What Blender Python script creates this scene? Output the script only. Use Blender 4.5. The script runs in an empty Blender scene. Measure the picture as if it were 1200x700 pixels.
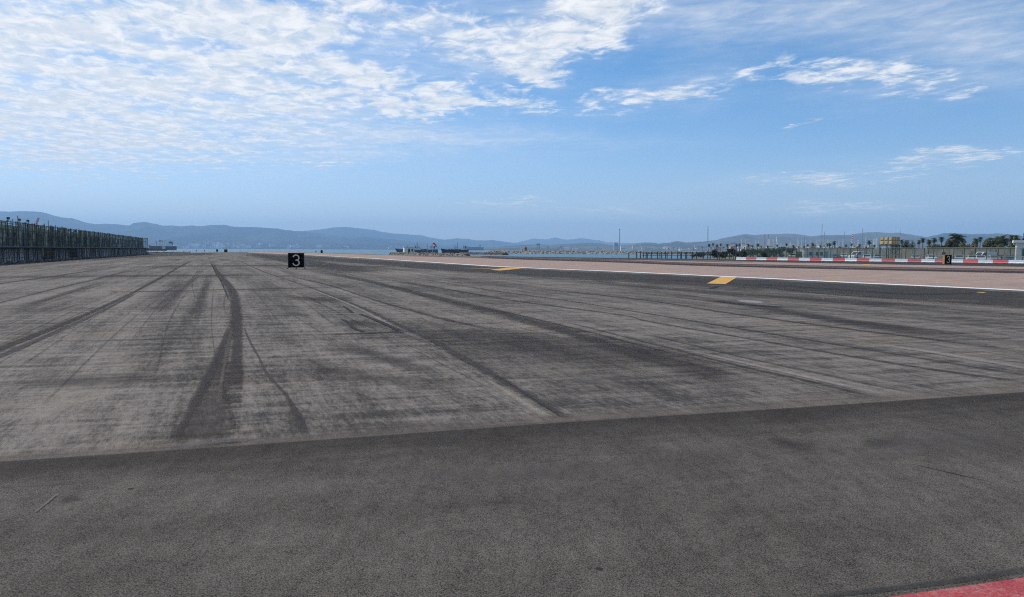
import bpy, bmesh, math, random
from mathutils import Vector, Matrix, noise as mn
R = math.radians
random.seed(7)
scene = bpy.context.scene
C = scene.collection

# ------------------------------------------------------------------ camera
F = 830.0
CAMZ = 1.6
cam = bpy.data.cameras.new('camera')
cam.lens = 36.0 * F / 1200.0
cam.sensor_width = 36.0
cam.clip_start = 0.1
cam.clip_end = 90000
cam_ob = bpy.data.objects.new('camera', cam)
C.objects.link(cam_ob)
PITCH = math.atan(56.9 / F)
ROT = Matrix.Rotation(math.pi / 2 - PITCH, 3, 'X') @ Matrix.Rotation(0.0045, 3, 'Z')
cam_ob.matrix_world = Matrix.Translation((0, 0, CAMZ)) @ ROT.to_4x4()
scene.camera = cam_ob

# ------------------------------------------------------------------ sun, sky, exposure
SUN_EL = R(47)
SUN_AZ = R(-62)          # measured from +Y towards +X
sd = Vector((math.sin(SUN_AZ) * math.cos(SUN_EL), math.cos(SUN_AZ) * math.cos(SUN_EL), math.sin(SUN_EL)))
sun = bpy.data.lights.new('sun', 'SUN')
sun.energy = 4.1
sun.angle = R(0.53)
sun.color = (1.0, 0.93, 0.83)
sun_ob = bpy.data.objects.new('sun', sun)
sun_ob.rotation_euler = sd.to_track_quat('Z', 'Y').to_euler()
sun_ob.location = (0, 0, 60)
C.objects.link(sun_ob)
vs = scene.view_settings
vs.view_transform = 'Standard'
vs.look = 'None'
vs.exposure = 0.06
vs.gamma = 1.0


class G_:
    """tiny node-graph helper"""
    def __init__(s, nt):
        s.nt = nt

    def n(s, t, **kw):
        x = s.nt.nodes.new(t)
        for k, v in kw.items():
            setattr(x, k, v)
        return x

    def put(s, sock, v):
        if isinstance(v, bpy.types.NodeSocket):
            s.nt.links.new(v, sock)
        elif v is not None:
            sock.default_value = v

    def m(s, op, a, b=None, c=None, clamp=False):
        x = s.n('ShaderNodeMath', operation=op, use_clamp=clamp)
        s.put(x.inputs[0], a)
        s.put(x.inputs[1], b)
        s.put(x.inputs[2], c)
        return x.outputs[0]

    def vec(s, x, y, z=0.0):
        c = s.n('ShaderNodeCombineXYZ')
        s.put(c.inputs[0], x); s.put(c.inputs[1], y); s.put(c.inputs[2], z)
        return c.outputs[0]

    def sep(s, v):
        c = s.n('ShaderNodeSeparateXYZ')
        s.put(c.inputs[0], v)
        return c.outputs

    def noise(s, v, scale=5, detail=4, rough=.55, dist=0, col=False):
        c = s.n('ShaderNodeTexNoise')
        c.noise_dimensions = '3D'
        s.put(c.inputs['Vector'], v)
        s.put(c.inputs['Scale'], scale)
        s.put(c.inputs['Detail'], detail)
        s.put(c.inputs['Roughness'], rough)
        s.put(c.inputs['Distortion'], dist)
        return c.outputs['Color' if col else 'Fac']

    def ss(s, v, lo, hi, a=0.0, b=1.0, smooth=True):
        c = s.n('ShaderNodeMapRange')
        c.interpolation_type = 'SMOOTHSTEP' if smooth else 'LINEAR'
        s.put(c.inputs['Value'], v)
        s.put(c.inputs['From Min'], lo); s.put(c.inputs['From Max'], hi)
        s.put(c.inputs['To Min'], a); s.put(c.inputs['To Max'], b)
        return c.outputs['Result']

    def mix(s, f, a, b, mode='MIX'):
        c = s.n('ShaderNodeMix', data_type='RGBA', blend_type=mode)
        s.put(c.inputs[0], f)
        s.put(c.inputs[6], (*a, 1) if isinstance(a, tuple) and len(a) == 3 else a)
        s.put(c.inputs[7], (*b, 1) if isinstance(b, tuple) and len(b) == 3 else b)
        return c.outputs[2]


# world: Nishita sky with a layer of broken altocumulus and thin cirrus
world = bpy.data.worlds.new('World')
scene.world = world
world.use_nodes = True
wt = world.node_tree
wt.nodes.clear()
g = G_(wt)
sky = g.n('ShaderNodeTexSky')
sky.sky_type = 'NISHITA'
sky.sun_disc = False
sky.sun_elevation = SUN_EL
sky.sun_rotation = SUN_AZ
sky.altitude = 50
sky.air_density = 1.0
sky.dust_density = 0.6
sky.ozone_density = 2.5
tc = g.n('ShaderNodeTexCoord')
dx, dy, dz = g.sep(tc.outputs['Generated'])
az = g.m('ARCTAN2', dx, dy)
el = g.m('ARCSINE', dz)
zc = g.m('MAXIMUM', g.m('ADD', dz, 0.02), 0.03)
u = g.m('DIVIDE', dx, zc)
v = g.m('DIVIDE', dy, zc)
pl = g.vec(u, v, 0.0)


def azel(px, py):
    d = ROT @ Vector(((px - 600) / F, -(py - 350) / F, -1))
    d.normalize()
    return math.atan2(d.x, d.y), math.asin(d.z)


# warp the direction a little so that cloud-bank outlines are ragged
wn = g.noise(g.vec(g.m('MULTIPLY', az, 1.0), g.m('MULTIPLY', el, 2.5)), 9, 4, .6, 0, True)
wx, wy, wz = g.sep(wn)
azw = g.m('ADD', az, g.m('MULTIPLY', g.m('SUBTRACT', wx, .5), .13))
elw = g.m('ADD', el, g.m('MULTIPLY', g.m('SUBTRACT', wy, .5), .045))


def blobs(lst):
    acc = None
    for px, py, sx, sy, rot, amp in lst:
        a0, e0 = azel(px, py)
        da = g.m('SUBTRACT', azw, a0)
        de = g.m('SUBTRACT', elw, e0)
        c, s_ = math.cos(R(rot)), math.sin(R(rot))
        p = g.m('MULTIPLY_ADD', da, c * F / sx, g.m('MULTIPLY', de, s_ * F / sx))
        q = g.m('MULTIPLY_ADD', da, -s_ * F / sy, g.m('MULTIPLY', de, c * F / sy))
        r2 = g.m('ADD', g.m('MULTIPLY', p, p), g.m('MULTIPLY', q, q))
        w = g.m('MULTIPLY', g.m('EXPONENT', g.m('MULTIPLY', r2, -1.0)), amp)
        acc = w if acc is None else g.m('ADD', acc, w)
    return acc


COVER = blobs([
    (60, 65, 230, 70, 0, 1.0), (10, 120, 150, 34, -3, .55), (300, 25, 190, 45, 0, .62), (390, 98, 190, 17, -5, .72),
    (240, 88, 120, 22, -4, .5), (620, 70, 120, 28, 22, .72), (700, 25, 80, 40, 30, .42), (560, 18, 160, 24, 10, .4),
    (-150, 60, 260, 110, 0, .6),
    (175, 52, 60, 9, 0, -.95), (250, 66, 50, 7, -12, -.7), (470, 45, 50, 14, 10, -.35), (68, 22, 34, 5, -10, -.5),
    (560, 82, 60, 8, 0, -.35), (40, 142, 60, 4, 0, -.3),
    (795, 104, 56, 13, 12, .30), (740, 120, 110, 9, 6, .38), (880, 84, 50, 12, 25, .28), (950, 80, 50, 12, 5, .36),
    (1030, 88, 60, 14, 0, .5), (1070, 104, 50, 13, -8, .36), (1142, 110, 20, 6, 10, .45), (690, 112, 50, 6, 10, .45),
    (1085, 188, 75, 9, 3, .56), (945, 214, 70, 8, 0, .52), (990, 245, 60, 8, 4, .56), (590, 236, 65, 6, 4, .52),
    (385, 189, 45, 3, 0, .42), (210, 242, 16, 4, 0, .52), (312, 250, 9, 4, 0, .46), (700, 248, 100, 6, -4, .34),
    (960, 145, 60, 3, 12, .36), (1175, 176, 30, 3, 0, .35),
])
VEIL = blobs([
    (230, 130, 270, 34, -4, .75), (40, 160, 170, 17, 2, .85), (250, 160, 90, 6, -3, .45), (560, 160, 190, 8, -2, .30),
    (520, 40, 220, 45, 5, .45), (880, 15, 150, 26, -5, .48), (1110, 25, 150, 34, -12, .42), (1180, 60, 70, 40, -30, .25),
    (100, 60, 280, 95, 0, .60), (70, 100, 240, 60, -3, .42), (700, 248, 170, 12, 0, .34), (980, 215, 170, 10, 0, .12), (1060, 98, 90, 22, 0, .30), (640, 45, 120, 35, 20, .35), (950, 215, 90, 8, 0, .22), (985, 245, 70, 7, 0, .28), (1085, 188, 80, 8, 0, .25),
    (770, 108, 110, 18, 8, .30), (820, 75, 60, 60, 0, .1),
])
# away from the photographed part of the sky the same broken layer goes on
back = g.ss(g.m('ABSOLUTE', az), .75, 1.2)
high = g.ss(el, .40, .62)
more = g.m('MAXIMUM', back, high)
COVER = g.m('MULTIPLY_ADD', more, .34, COVER)
rotp = g.vec(g.m('MULTIPLY_ADD', u, .92, g.m('MULTIPLY', v, .39)), g.m('MULTIPLY_ADD', u, -.39, g.m('MULTIPLY', v, .92)))
n1 = g.noise(pl, 2.1, 5, .60, .3)
n2 = g.noise(g.vec(g.m('MULTIPLY_ADD', u, 1.0, g.m('MULTIPLY', v, .16)), g.m('MULTIPLY', v, .78)), 8.5, 7, .64, .5)
n3 = g.noise(g.vec(g.m('MULTIPLY', az, 1.0), g.m('MULTIPLY', el, 3.2)), 24, 5, .6, .4)
fld = g.m('ADD', g.m('MULTIPLY', n1, 1.75), g.m('ADD', g.m('MULTIPLY', n2, 1.15), g.m('MULTIPLY', n3, .35)))
dens = g.ss(g.m('ADD', fld, g.m('MULTIPLY', g.m('MINIMUM', COVER, .85), .50)), 1.71, 2.17)
vst = g.noise(g.vec(g.m('MULTIPLY', az, 1.3), g.m('MULTIPLY', el, 9)), 7, 6, .6, .5)
veil = g.m('MULTIPLY', g.m('MINIMUM', VEIL, .9), g.ss(vst, .25, .75, .45, 1.15))
dd = g.m('MULTIPLY', g.m('MULTIPLY', dens, g.ss(COVER, .12, .34)), .88)
vv = g.m('MULTIPLY', veil, .84)
tot = g.m('SUBTRACT', g.m('ADD', dd, vv), g.m('MULTIPLY', dd, vv))
tot = g.m('MULTIPLY', tot, g.ss(el, .012, .05))
shade = g.ss(n2, .40, .68, 0, 1)
ccol = g.mix(shade, (8.0, 8.3, 8.5), (10.9, 10.6, 10.2))
hzn = g.ss(g.m('ABSOLUTE', el), 0.0, .30)
tint = g.mix(hzn, (1.28, 1.30, 1.46), (0.40, 0.92, 1.28))
skyc = g.mix(1.0, sky.outputs[0], tint, 'MULTIPLY')
full = g.mix(tot, skyc, ccol)
bg = g.n('ShaderNodeBackground')
g.put(bg.inputs[0], full)
bg.inputs[1].default_value = 0.1
wo = g.n('ShaderNodeOutputWorld')
wt.links.new(bg.outputs[0], wo.inputs[0])
world.cycles.sampling_method = 'MANUAL'
world.cycles.sample_map_resolution = 1024
scene.cycles.max_bounces = 6
scene.cycles.transparent_max_bounces = 24
scene.cycles.volume_bounces = 1
scene.cycles.use_denoising = False
scene.cycles.filter_width = 1.1
scene.cycles.sample_clamp_indirect = 2.0


# ------------------------------------------------------------------ projection helpers (photograph pixel -> place)
def ray(px, py):
    return ROT @ Vector(((px - 600) / F, -(py - 350) / F, -1))


def GP(px, py, z=0.0):
    d = ray(px, py)
    t = (z - CAMZ) / d.z
    return Vector((d.x * t, d.y * t, z))


def AT(px, py, Y):
    d = ray(px, py)
    t = Y / d.y
    return Vector((d.x * t, Y, CAMZ + d.z * t))


def XY(px, Y):
    """x of a pixel column at depth Y (horizon row)"""
    return (px - 600) / F * Y / math.cos(PITCH) * 0.9977


def HZ(px):
    return 293.1 + (px - 600) * 0.0045


# ------------------------------------------------------------------ object helpers
def tag(o, label=None, cat=None, group=None, kind=None):
    if label: o['label'] = label
    if cat: o['category'] = cat
    if group: o['group'] = group
    if kind: o['kind'] = kind
    return o


def empty(name, loc, rz=0.0, label=None, cat=None, group=None):
    o = bpy.data.objects.new(name, None)
    o.empty_display_size = .3
    C.objects.link(o)
    o.location = loc
    o.rotation_euler = (0, 0, rz)
    return tag(o, label, cat, group)


class MB:
    def __init__(s):
        s.v, s.f, s.mi, s.uv = [], [], [], []

    def box(s, x0, x1, y0, y1, z0, z1, m=0):
        b = len(s.v)
        s.v += [(x0, y0, z0), (x1, y0, z0), (x1, y1, z0), (x0, y1, z0), (x0, y0, z1), (x1, y0, z1), (x1, y1, z1), (x0, y1, z1)]
        for q in ((0, 3, 2, 1), (4, 5, 6, 7), (0, 1, 5, 4), (1, 2, 6, 5), (2, 3, 7, 6), (3, 0, 4, 7)):
            s.f.append([b + i for i in q]); s.mi.append(m)
        return s

    def tube(s, p, q, r0, r1=None, n=6, m=0, cap=True):
        p, q = Vector(p), Vector(q)
        r1 = r0 if r1 is None else r1
        d = (q - p)
        if d.length < 1e-6: return s
        d.normalize()
        a = d.orthogonal().normalized(); c = d.cross(a)
        b = len(s.v)
        for k in range(n):
            t = 2 * math.pi * k / n
            o = a * math.cos(t) + c * math.sin(t)
            s.v.append(tuple(p + o * r0)); s.v.append(tuple(q + o * r1))
        for k in range(n):
            j = (k + 1) % n
            s.f.append([b + 2 * k, b + 2 * j, b + 2 * j + 1, b + 2 * k + 1]); s.mi.append(m)
        if cap:
            s.f.append([b + 2 * k for k in range(n)][::-1]); s.mi.append(m)
            s.f.append([b + 2 * k + 1 for k in range(n)]); s.mi.append(m)
        return s

    def prism(s, pts, y0, y1, m=0):
        """outline in x,z extruded along y"""
        b = len(s.v); n = len(pts)
        s.v += [(x, y0, z) for x, z in pts] + [(x, y1, z) for x, z in pts]
        s.f.append(list(range(b, b + n))); s.mi.append(m)
        s.f.append(list(range(b + n, b + 2 * n))[::-1]); s.mi.append(m)
        for k in range(n):
            j = (k + 1) % n
            s.f.append([b + k, b + n + k, b + n + j, b + j]); s.mi.append(m)
        return s

    def poly(s, pts, m=0):
        b = len(s.v)
        s.v += [tuple(p) for p in pts]
        s.f.append(list(range(b, b + len(pts)))); s.mi.append(m)
        return s

    def mesh(s, name, mats):
        me = bpy.data.meshes.new(name)
        me.from_pydata(s.v, [], s.f)
        if not isinstance(mats, (list, tuple)): mats = [mats]
        for x in mats: me.materials.append(x)
        if len(mats) > 1:
            me.polygons.foreach_set('material_index', s.mi)
        bm = bmesh.new(); bm.from_mesh(me)
        bmesh.ops.recalc_face_normals(bm, faces=bm.faces)
        bm.to_mesh(me); bm.free()
        me.update()
        return me

    def build(s, name, mats, parent=None, smooth=False, bevel=0):
        me = s.mesh(name, mats)
        return link(name, me, parent, smooth, bevel)


def link(name, me, parent=None, smooth=False, bevel=0):
    o = bpy.data.objects.new(name, me)
    C.objects.link(o)
    if parent: o.parent = parent
    if smooth:
        me.polygons.foreach_set('use_smooth', [True] * len(me.polygons))
    if bevel:
        b = o.modifiers.new('bevel', 'BEVEL'); b.width = bevel; b.segments = 2; b.limit_method = 'ANGLE'
    return o


def copy_tree(o, parent=None):
    c = o.copy(); C.objects.link(c); c.parent = parent
    for ch in list(o.children):
        if ch.name.split('.')[0] != '': copy_tree(ch, c)
    return c


# ------------------------------------------------------------------ materials
def material(name):
    m = bpy.data.materials.new(name)
    m.use_nodes = True
    nt = m.node_tree
    nt.nodes.clear()
    g = G_(nt)
    out = g.n('ShaderNodeOutputMaterial')
    bs = g.n('ShaderNodeBsdfPrincipled')
    nt.links.new(bs.outputs[0], out.inputs[0])
    return m, g, bs, out


def wpos(g):
    return g.n('ShaderNodeNewGeometry').outputs['Position']


def simple(name, col, rough=.7, var=.18, scale=3.0, metal=0.0, bump=0.0, obj=True, rnd=0.0, spec=.5):
    m, g, bs, out = material(name)
    v = g.n('ShaderNodeTexCoord').outputs['Object'] if obj else wpos(g)
    n = g.noise(v, scale, 5, .6)
    f = g.ss(n, .3, .7, 1 - var, 1 + var, False)
    if rnd:
        oi = g.n('ShaderNodeObjectInfo').outputs['Random']
        f = g.m('MULTIPLY', f, g.ss(oi, 0, 1, 1 - rnd, 1 + rnd, False))
    c = g.mix(1.0, col, g.vec(f, f, f), 'MULTIPLY')
    g.put(bs.inputs['Base Color'], c)
    bs.inputs['Roughness'].default_value = rough
    bs.inputs['Metallic'].default_value = metal
    bs.inputs['Specular IOR Level'].default_value = spec
    if bump:
        b = g.n('ShaderNodeBump'); b.inputs['Distance'].default_value = bump
        g.put(b.inputs['Height'], g.noise(v, scale * 6, 4, .6)); g.put(bs.inputs['Normal'], b.outputs[0])
    return m


def rotxy(g, pos, deg):
    """coordinates (across, along) for a line direction turned deg to the left of +Y"""
    x, y, z = g.sep(pos)
    a = R(deg)
    al = g.m('MULTIPLY_ADD', x, -math.sin(a), g.m('MULTIPLY', y, math.cos(a)))
    ac = g.m('MULTIPLY_ADD', x, math.cos(a), g.m('MULTIPLY', y, math.sin(a)))
    return ac, al


def sc(g, ac, al, a, b, o=0.0):
    return g.vec(g.m('MULTIPLY', ac, a), g.m('MULTIPLY', al, b), o)


def grain(g, pos, bs, amt=.6, bump=.004):
    """aggregate speckle: multiplier and bump; coarser octaves carry it into the distance"""
    n1_ = g.noise(pos, 130, 2, .8)
    x, y, z = g.sep(pos)
    n2_ = g.noise(pos, 23, 3, .75)
    n3_ = g.noise(g.vec(x, g.m('MULTIPLY', y, .45)), 9, 3, .75)
    n4_ = g.noise(g.vec(x, g.m('MULTIPLY', y, .3)), 3.2, 4, .75)
    gr = g.ss(n1_, .25, .75, -1, 1, False)
    gr = g.m('MULTIPLY', gr, 1.7 * amt)
    gr = g.m('MULTIPLY_ADD', g.ss(n2_, .25, .75, -1, 1, False), .26 * amt, gr)
    gr = g.m('MULTIPLY_ADD', g.ss(n3_, .25, .75, -1, 1, False), .24 * amt, gr)
    gr = g.m('MULTIPLY_ADD', g.ss(n4_, .25, .75, -1, 1, False), .26 * amt, gr)
    b = g.n('ShaderNodeBump')
    b.inputs['Strength'].default_value = .6
    b.inputs['Distance'].default_value = bump
    g.put(b.inputs['Height'], n1_)
    g.put(bs.inputs['Normal'], b.outputs[0])
    return g.m('MAXIMUM', g.m('ADD', gr, 1.0), .15)


def m_apron():
    m, g, bs, out = material('apron_surface')
    pos = wpos(g)
    ac, al = rotxy(g, pos, 15.5)
    ac2, al2 = rotxy(g, pos, 22)
    # long streaks left by traffic along the runway
    st = g.noise(sc(g, ac2, al2, .60, .05), 1.0, 6, .66, .3)
    st2 = g.noise(sc(g, ac2, al2, 1.6, .05, 4.), 1.0, 4, .6, .2)
    # transverse paving grooves
    t1 = g.noise(sc(g, ac, al, .42, 3.2, 2.), 1.0, 5, .68, .0)
    t2 = g.noise(sc(g, ac, al, 1.1, 9.0, 9.), 1.0, 4, .7, .0)
    t3 = g.noise(sc(g, ac, al, .05, .55, 5.), 1.0, 4, .6, .1)
    pt = g.noise(sc(g, ac, al, .22, .30, 7.), 1.0, 5, .62, .5)
    f = g.m('MULTIPLY', g.m('SUBTRACT', st, .5), 1.9)
    f = g.m('MULTIPLY_ADD', g.m('SUBTRACT', st2, .5), 1.25, f)
    f = g.m('MULTIPLY_ADD', g.m('SUBTRACT', t1, .5), 1.25, f)
    f = g.m('MULTIPLY_ADD', g.m('SUBTRACT', t2, .5), 1.2, f)
    f = g.m('MULTIPLY_ADD', g.m('SUBTRACT', t3, .5), .75, f)
    f = g.m('MULTIPLY_ADD', g.m('SUBTRACT', pt, .5), 1.0, f)
    # shallow corrugation across the paving
    wob = g.m('MULTIPLY', g.noise(sc(g, ac, al, .5, .5, 1.), 1.0, 4, .6), 9.0)
    w1 = g.m('SINE', g.m('ADD', g.m('MULTIPLY', al, 15.5), wob))
    w2 = g.m('SINE', g.m('ADD', g.m('MULTIPLY', al, 9.3), g.m('MULTIPLY', wob, .7)))
    wm = g.ss(g.noise(sc(g, ac, al, .25, .3, 8.), 1.0, 3, .6), .36, .62, .02, .20)
    f = g.m('MULTIPLY_ADD', g.m('ADD', g.m('MULTIPLY', w1, .6), g.m('MULTIPLY', w2, .5)), wm, f)
    # pale and dark flecks running with the traffic, readable further out
    k1 = g.noise(sc(g, ac2, al2, 14, 2.6, 1.), 1.0, 3, .75)
    k2 = g.noise(sc(g, ac2, al2, 5, .8, 5.), 1.0, 3, .75)
    k0 = g.noise(sc(g, ac2, al2, 34, 7, 9.), 1.0, 2, .8)
    f = g.m('MULTIPLY_ADD', g.m('SUBTRACT', k0, .5), 1.3, f)
    f = g.m('MULTIPLY_ADD', g.m('SUBTRACT', k1, .5), 1.3, f)
    f = g.m('MULTIPLY_ADD', g.m('SUBTRACT', k2, .5), 1.1, f)
    f = g.ss(f, -.72, .66)
    c = g.mix(f, (.047, .0430, .0390), (.204, .179, .153))
    # brown tint patches
    tn = g.noise(sc(g, ac, al, .35, .5, 3.), 1.0, 3, .6)
    c = g.mix(g.ss(tn, .5, .8, 0, .45), c, g.mix(1.0, c, (1.08, .96, .84), 'MULTIPLY'))
    gr = grain(g, pos, bs, .62)
    c = g.mix(1.0, c, g.vec(gr, gr, gr), 'MULTIPLY')
    g.put(bs.inputs['Base Color'], c)
    bs.inputs['Roughness'].default_value = .85
    bs.inputs['Specular IOR Level'].default_value = .06
    return m


def m_asphalt(name, dark, light, spots=True, amt=.7, ang=15.5, rough=.85):
    m, g, bs, out = material(name)
    pos = wpos(g)
    ac, al = rotxy(g, pos, ang)
    a1 = g.noise(sc(g, ac, al, .35, .8), 1.0, 4, .6, .4)
    a2 = g.noise(sc(g, ac, al, .12, 2.2, 3), 1.0, 4, .55, .1)
    a3 = g.noise(sc(g, ac, al, 2.2, 3.0, 6), 1.0, 4, .6, .1)
    f = g.m('ADD', g.m('MULTIPLY', a1, .6), g.m('ADD', g.m('MULTIPLY', a2, .3), g.m('MULTIPLY', a3, .2)))
    f = g.ss(f, .40, .70)
    c = g.mix(f, dark, light)
    if spots:
        vo = g.n('ShaderNodeTexVoronoi'); vo.feature = 'F1'
        g.put(vo.inputs['Vector'], pos); vo.inputs['Scale'].default_value = 1.7
        sx, sy, sz = g.sep(vo.outputs['Color'])
        near = g.m('LESS_THAN', vo.outputs['Distance'], .034)
        on = g.m('MULTIPLY', near, g.m('GREATER_THAN', sx, .72))
        c = g.mix(g.m('MULTIPLY', on, .8), c, (.014, .014, .014))
        on2 = g.m('MULTIPLY', g.m('LESS_THAN', vo.outputs['Distance'], .02), g.m('LESS_THAN', sx, .09))
        c = g.mix(g.m('MULTIPLY', on2, .8), c, (.45, .45, .42))
    gr = grain(g, pos, bs, amt)
    c = g.mix(1.0, c, g.vec(gr, gr, gr), 'MULTIPLY')
    # coloured chips in the aggregate
    ch = g.noise(pos, 60, 2, .6, 0, True)
    c = g.mix(.10, c, g.mix(1.0, c, g.mix(1.0, ch, (2, 2, 2), 'MULTIPLY'), 'MULTIPLY'))
    g.put(bs.inputs['Base Color'], c)
    bs.inputs['Roughness'].default_value = rough
    bs.inputs['Specular IOR Level'].default_value = .06
    return m


_mk = {}


def m_mark(col, strength, soft=.35, rag=.5, nsc=2.5, mott=.5, gr_amt=.6, side=0):
    """thin film on the paving (rubber, sealant, dust, paint) that fades and frays across the strip"""
    key = (col, strength, soft, rag, nsc, mott, side)
    if key in _mk: return _mk[key]
    m, g, bs, out = material('surface_film')
    uvn = g.n('ShaderNodeUVMap'); uvn.uv_map = 'UVMap'
    uu, vv, _ = g.sep(uvn.outputs[0])
    pos = wpos(g)
    e = g.m('SUBTRACT', 1.0, g.m('ABSOLUTE', uu)) if not side else g.m('MULTIPLY_ADD', uu, -.5 * side, .5)
    e = g.m('MINIMUM', e, g.m('MULTIPLY', vv, 1.0))
    n = g.noise(pos, nsc, 5, .65, .2)
    ac_, al_ = rotxy(g, pos, 15.5)
    gv = g.noise(sc(g, ac_, al_, .5, 9, 3.3), 1.0, 4, .65)
    e = g.m('ADD', e, g.m('MULTIPLY', g.m('SUBTRACT', n, .55), rag))
    e = g.m('ADD', e, g.m('MULTIPLY', g.m('SUBTRACT', gv, .52), rag * .9))
    a = g.ss(e, 0, soft)
    ac, al = rotxy(g, pos, 15.5)
    mo = g.noise(sc(g, ac, al, .5, 6), 1.0, 4, .65)
    a = g.m('MULTIPLY', a, g.ss(mo, .3, .62, 1 - mott, 1.0))
    a = g.m('MULTIPLY', a, strength)
    gr = grain(g, pos, bs, gr_amt)
    c = g.mix(1.0, col, g.vec(gr, gr, gr), 'MULTIPLY')
    g.put(bs.inputs['Base Color'], c)
    g.put(bs.inputs['Alpha'], a)
    bs.inputs['Roughness'].default_value = .8
    bs.inputs['Specular IOR Level'].default_value = .06
    _mk[key] = m
    return m


_film_z = [0.0]


def film(name, nodes, mat, z, mode='h', endfade=True, clamp_ends=(1, 1)):
    """strip on the ground through photograph rows; nodes = (px, py, width_px); 'h' widths run along x, 'v' along y.
    smooth Catmull-Rom through world points"""
    Ls, Rs = [], []
    z = z + .0004 * (_film_z[0] % 9); _film_z[0] += 1
    for px, py, w in nodes:
        if mode == 'h':
            a, b = GP(px - w / 2, py), GP(px + w / 2, py)
        else:
            a, b = GP(px, py - w / 2), GP(px, py + w / 2)
        Ls.append(a); Rs.append(b)

    def cr(P, i, t):
        p0 = P[max(i - 1, 0)]; p1 = P[i]; p2 = P[i + 1]; p3 = P[min(i + 2, len(P) - 1)]
        return .5 * ((2 * p1) + (p2 - p0) * t + (2 * p0 - 5 * p1 + 4 * p2 - p3) * t * t + (3 * p1 - p0 - 3 * p2 + p3) * t ** 3)
    V, U, Fc = [], [], []
    seg = 6
    rows = []
    for i in range(len(nodes) - 1):
        for k in range(seg + (1 if i == len(nodes) - 2 else 0)):
            rows.append((cr(Ls, i, k / seg), cr(Rs, i, k / seg)))
    n = len(rows); cols = 4
    for r, (a, b) in enumerate(rows):
        t = r / (n - 1)
        q_ = 2.2 if ('stain' in name or 'patch' in name or 'spill' in name or 'dust' in name) else 4.5
        ef = min(1, t * q_ / clamp_ends[0] if clamp_ends[0] else 1, (1 - t) * q_ / clamp_ends[1] if clamp_ends[1] else 1)
        for c in range(cols + 1):
            s_ = c / cols
            p = a.lerp(b, s_)
            V.append((p.x, p.y, z)); U.append((2 * s_ - 1, ef))
    for r in range(n - 1):
        for c in range(cols):
            i = r * (cols + 1) + c
            Fc.append((i, i + 1, i + cols + 2, i + cols + 1))
    me = bpy.data.meshes.new(name)
    me.from_pydata(V, [], Fc)
    uvl = me.uv_layers.new(name='UVMap')
    for lp in me.loops:
        uvl.data[lp.index].uv = U[lp.vertex_index]
    me.materials.append(mat)
    me.update()
    # faces up
    if me.polygons[0].normal.z < 0:
        me.flip_normals()
    o = bpy.data.objects.new(name, me)
    C.objects.link(o)
    o['kind'] = 'structure'
    return o


def sheet(name, pts, z, mat, kind='structure'):
    vs_ = [(p[0], p[1], z) for p in pts]
    me = bpy.data.meshes.new(name)
    me.from_pydata(vs_, [], [list(range(len(vs_)))])
    bm = bmesh.new(); bm.from_mesh(me)
    bmesh.ops.triangulate(bm, faces=bm.faces)
    bm.normal_update()
    for f in bm.faces:
        if f.normal.z < 0: f.normal_flip()
    bm.to_mesh(me); bm.free()
    me.materials.append(mat)
    o = bpy.data.objects.new(name, me)
    C.objects.link(o)
    o['kind'] = kind
    return o


# ------------------------------------------------------------------ ground, runway, water
SEA = -2.0


def m_water():
    m, g, bs, out = material('sea_water')
    pos = wpos(g)
    x, y, z = g.sep(pos)
    n = g.noise(g.vec(g.m('MULTIPLY', x, .25), y), .35, 6, .6, .3)
    b = g.n('ShaderNodeBump'); b.inputs['Distance'].default_value = .35; b.inputs['Strength'].default_value = .33
    g.put(b.inputs['Height'], n); g.put(bs.inputs['Normal'], b.outputs[0])
    nn = g.noise(g.vec(g.m('MULTIPLY', x, .01), g.m('MULTIPLY', y, .03)), 1, 3)
    g.put(bs.inputs['Base Color'], g.mix(g.ss(nn, .35, .65), (.012, .072, .10), (.02, .10, .13)))
    bs.inputs['Roughness'].default_value = .28
    bs.inputs['Specular IOR Level'].default_value = .32
    bs.inputs['IOR'].default_value = 1.33
    return m


mb = MB()
W = 19000
for i in range(-10, 10):
    for j in range(-4, 10):
        x0, x1, y0, y1 = i * 1900, (i + 1) * 1900, j * 1900, (j + 1) * 1900
        mb.poly([(x0, y0, SEA), (x1, y0, SEA), (x1, y1, SEA), (x0, y1, SEA)])
o = mb.build('sea', m_water()); o['kind'] = 'structure'

BARR0 = GP(863, 305.0)
BARR1 = GP(1200, 309.4)
bdir = (BARR1 - BARR0).normalized()
bnrm = Vector((-bdir.y, bdir.x, 0)) * -1          # away from the runway, to the right
if bnrm.x < 0: bnrm = -bnrm
BARR_END = BARR1 + bdir * 60
EDGE = [GP(px, py) for px, py in ((178, 297.2), (230, 296.0), (262, 295.6), (300, 295.2), (350, 295.7), (390, 296.8), (440, 298.2), (458, 299.0),
                                  (550, 300.2), (640, 301.6), (740, 302.9), (862, 304.2))]
M_APRON = m_apron()
land = [(-420, -60), (-420, 240), (-170, 262)] + [(p.x, p.y) for p in EDGE] + [((BARR0 + bnrm * 1.5).x, (BARR0 + bnrm * 1.5).y),
        ((BARR_END + bnrm * 1.5).x, (BARR_END + bnrm * 1.5).y), (120, -60)]
sheet('apron_ground', land, 0.0, M_APRON)
# sea wall faces under the edge of the ground
mb = MB()
for a, b in zip(land[1:-3], land[2:-2]):
    mb.poly([(a[0], a[1], -.001), (b[0], b[1], -.001), (b[0], b[1], SEA - 1), (a[0], a[1], SEA - 1)])
M_STONE = simple('rough_stone', (.20, .18, .155), .9, .45, 1.2, bump=.05, obj=False)
o = mb.build('sea_wall', M_STONE); o['kind'] = 'structure'

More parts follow.
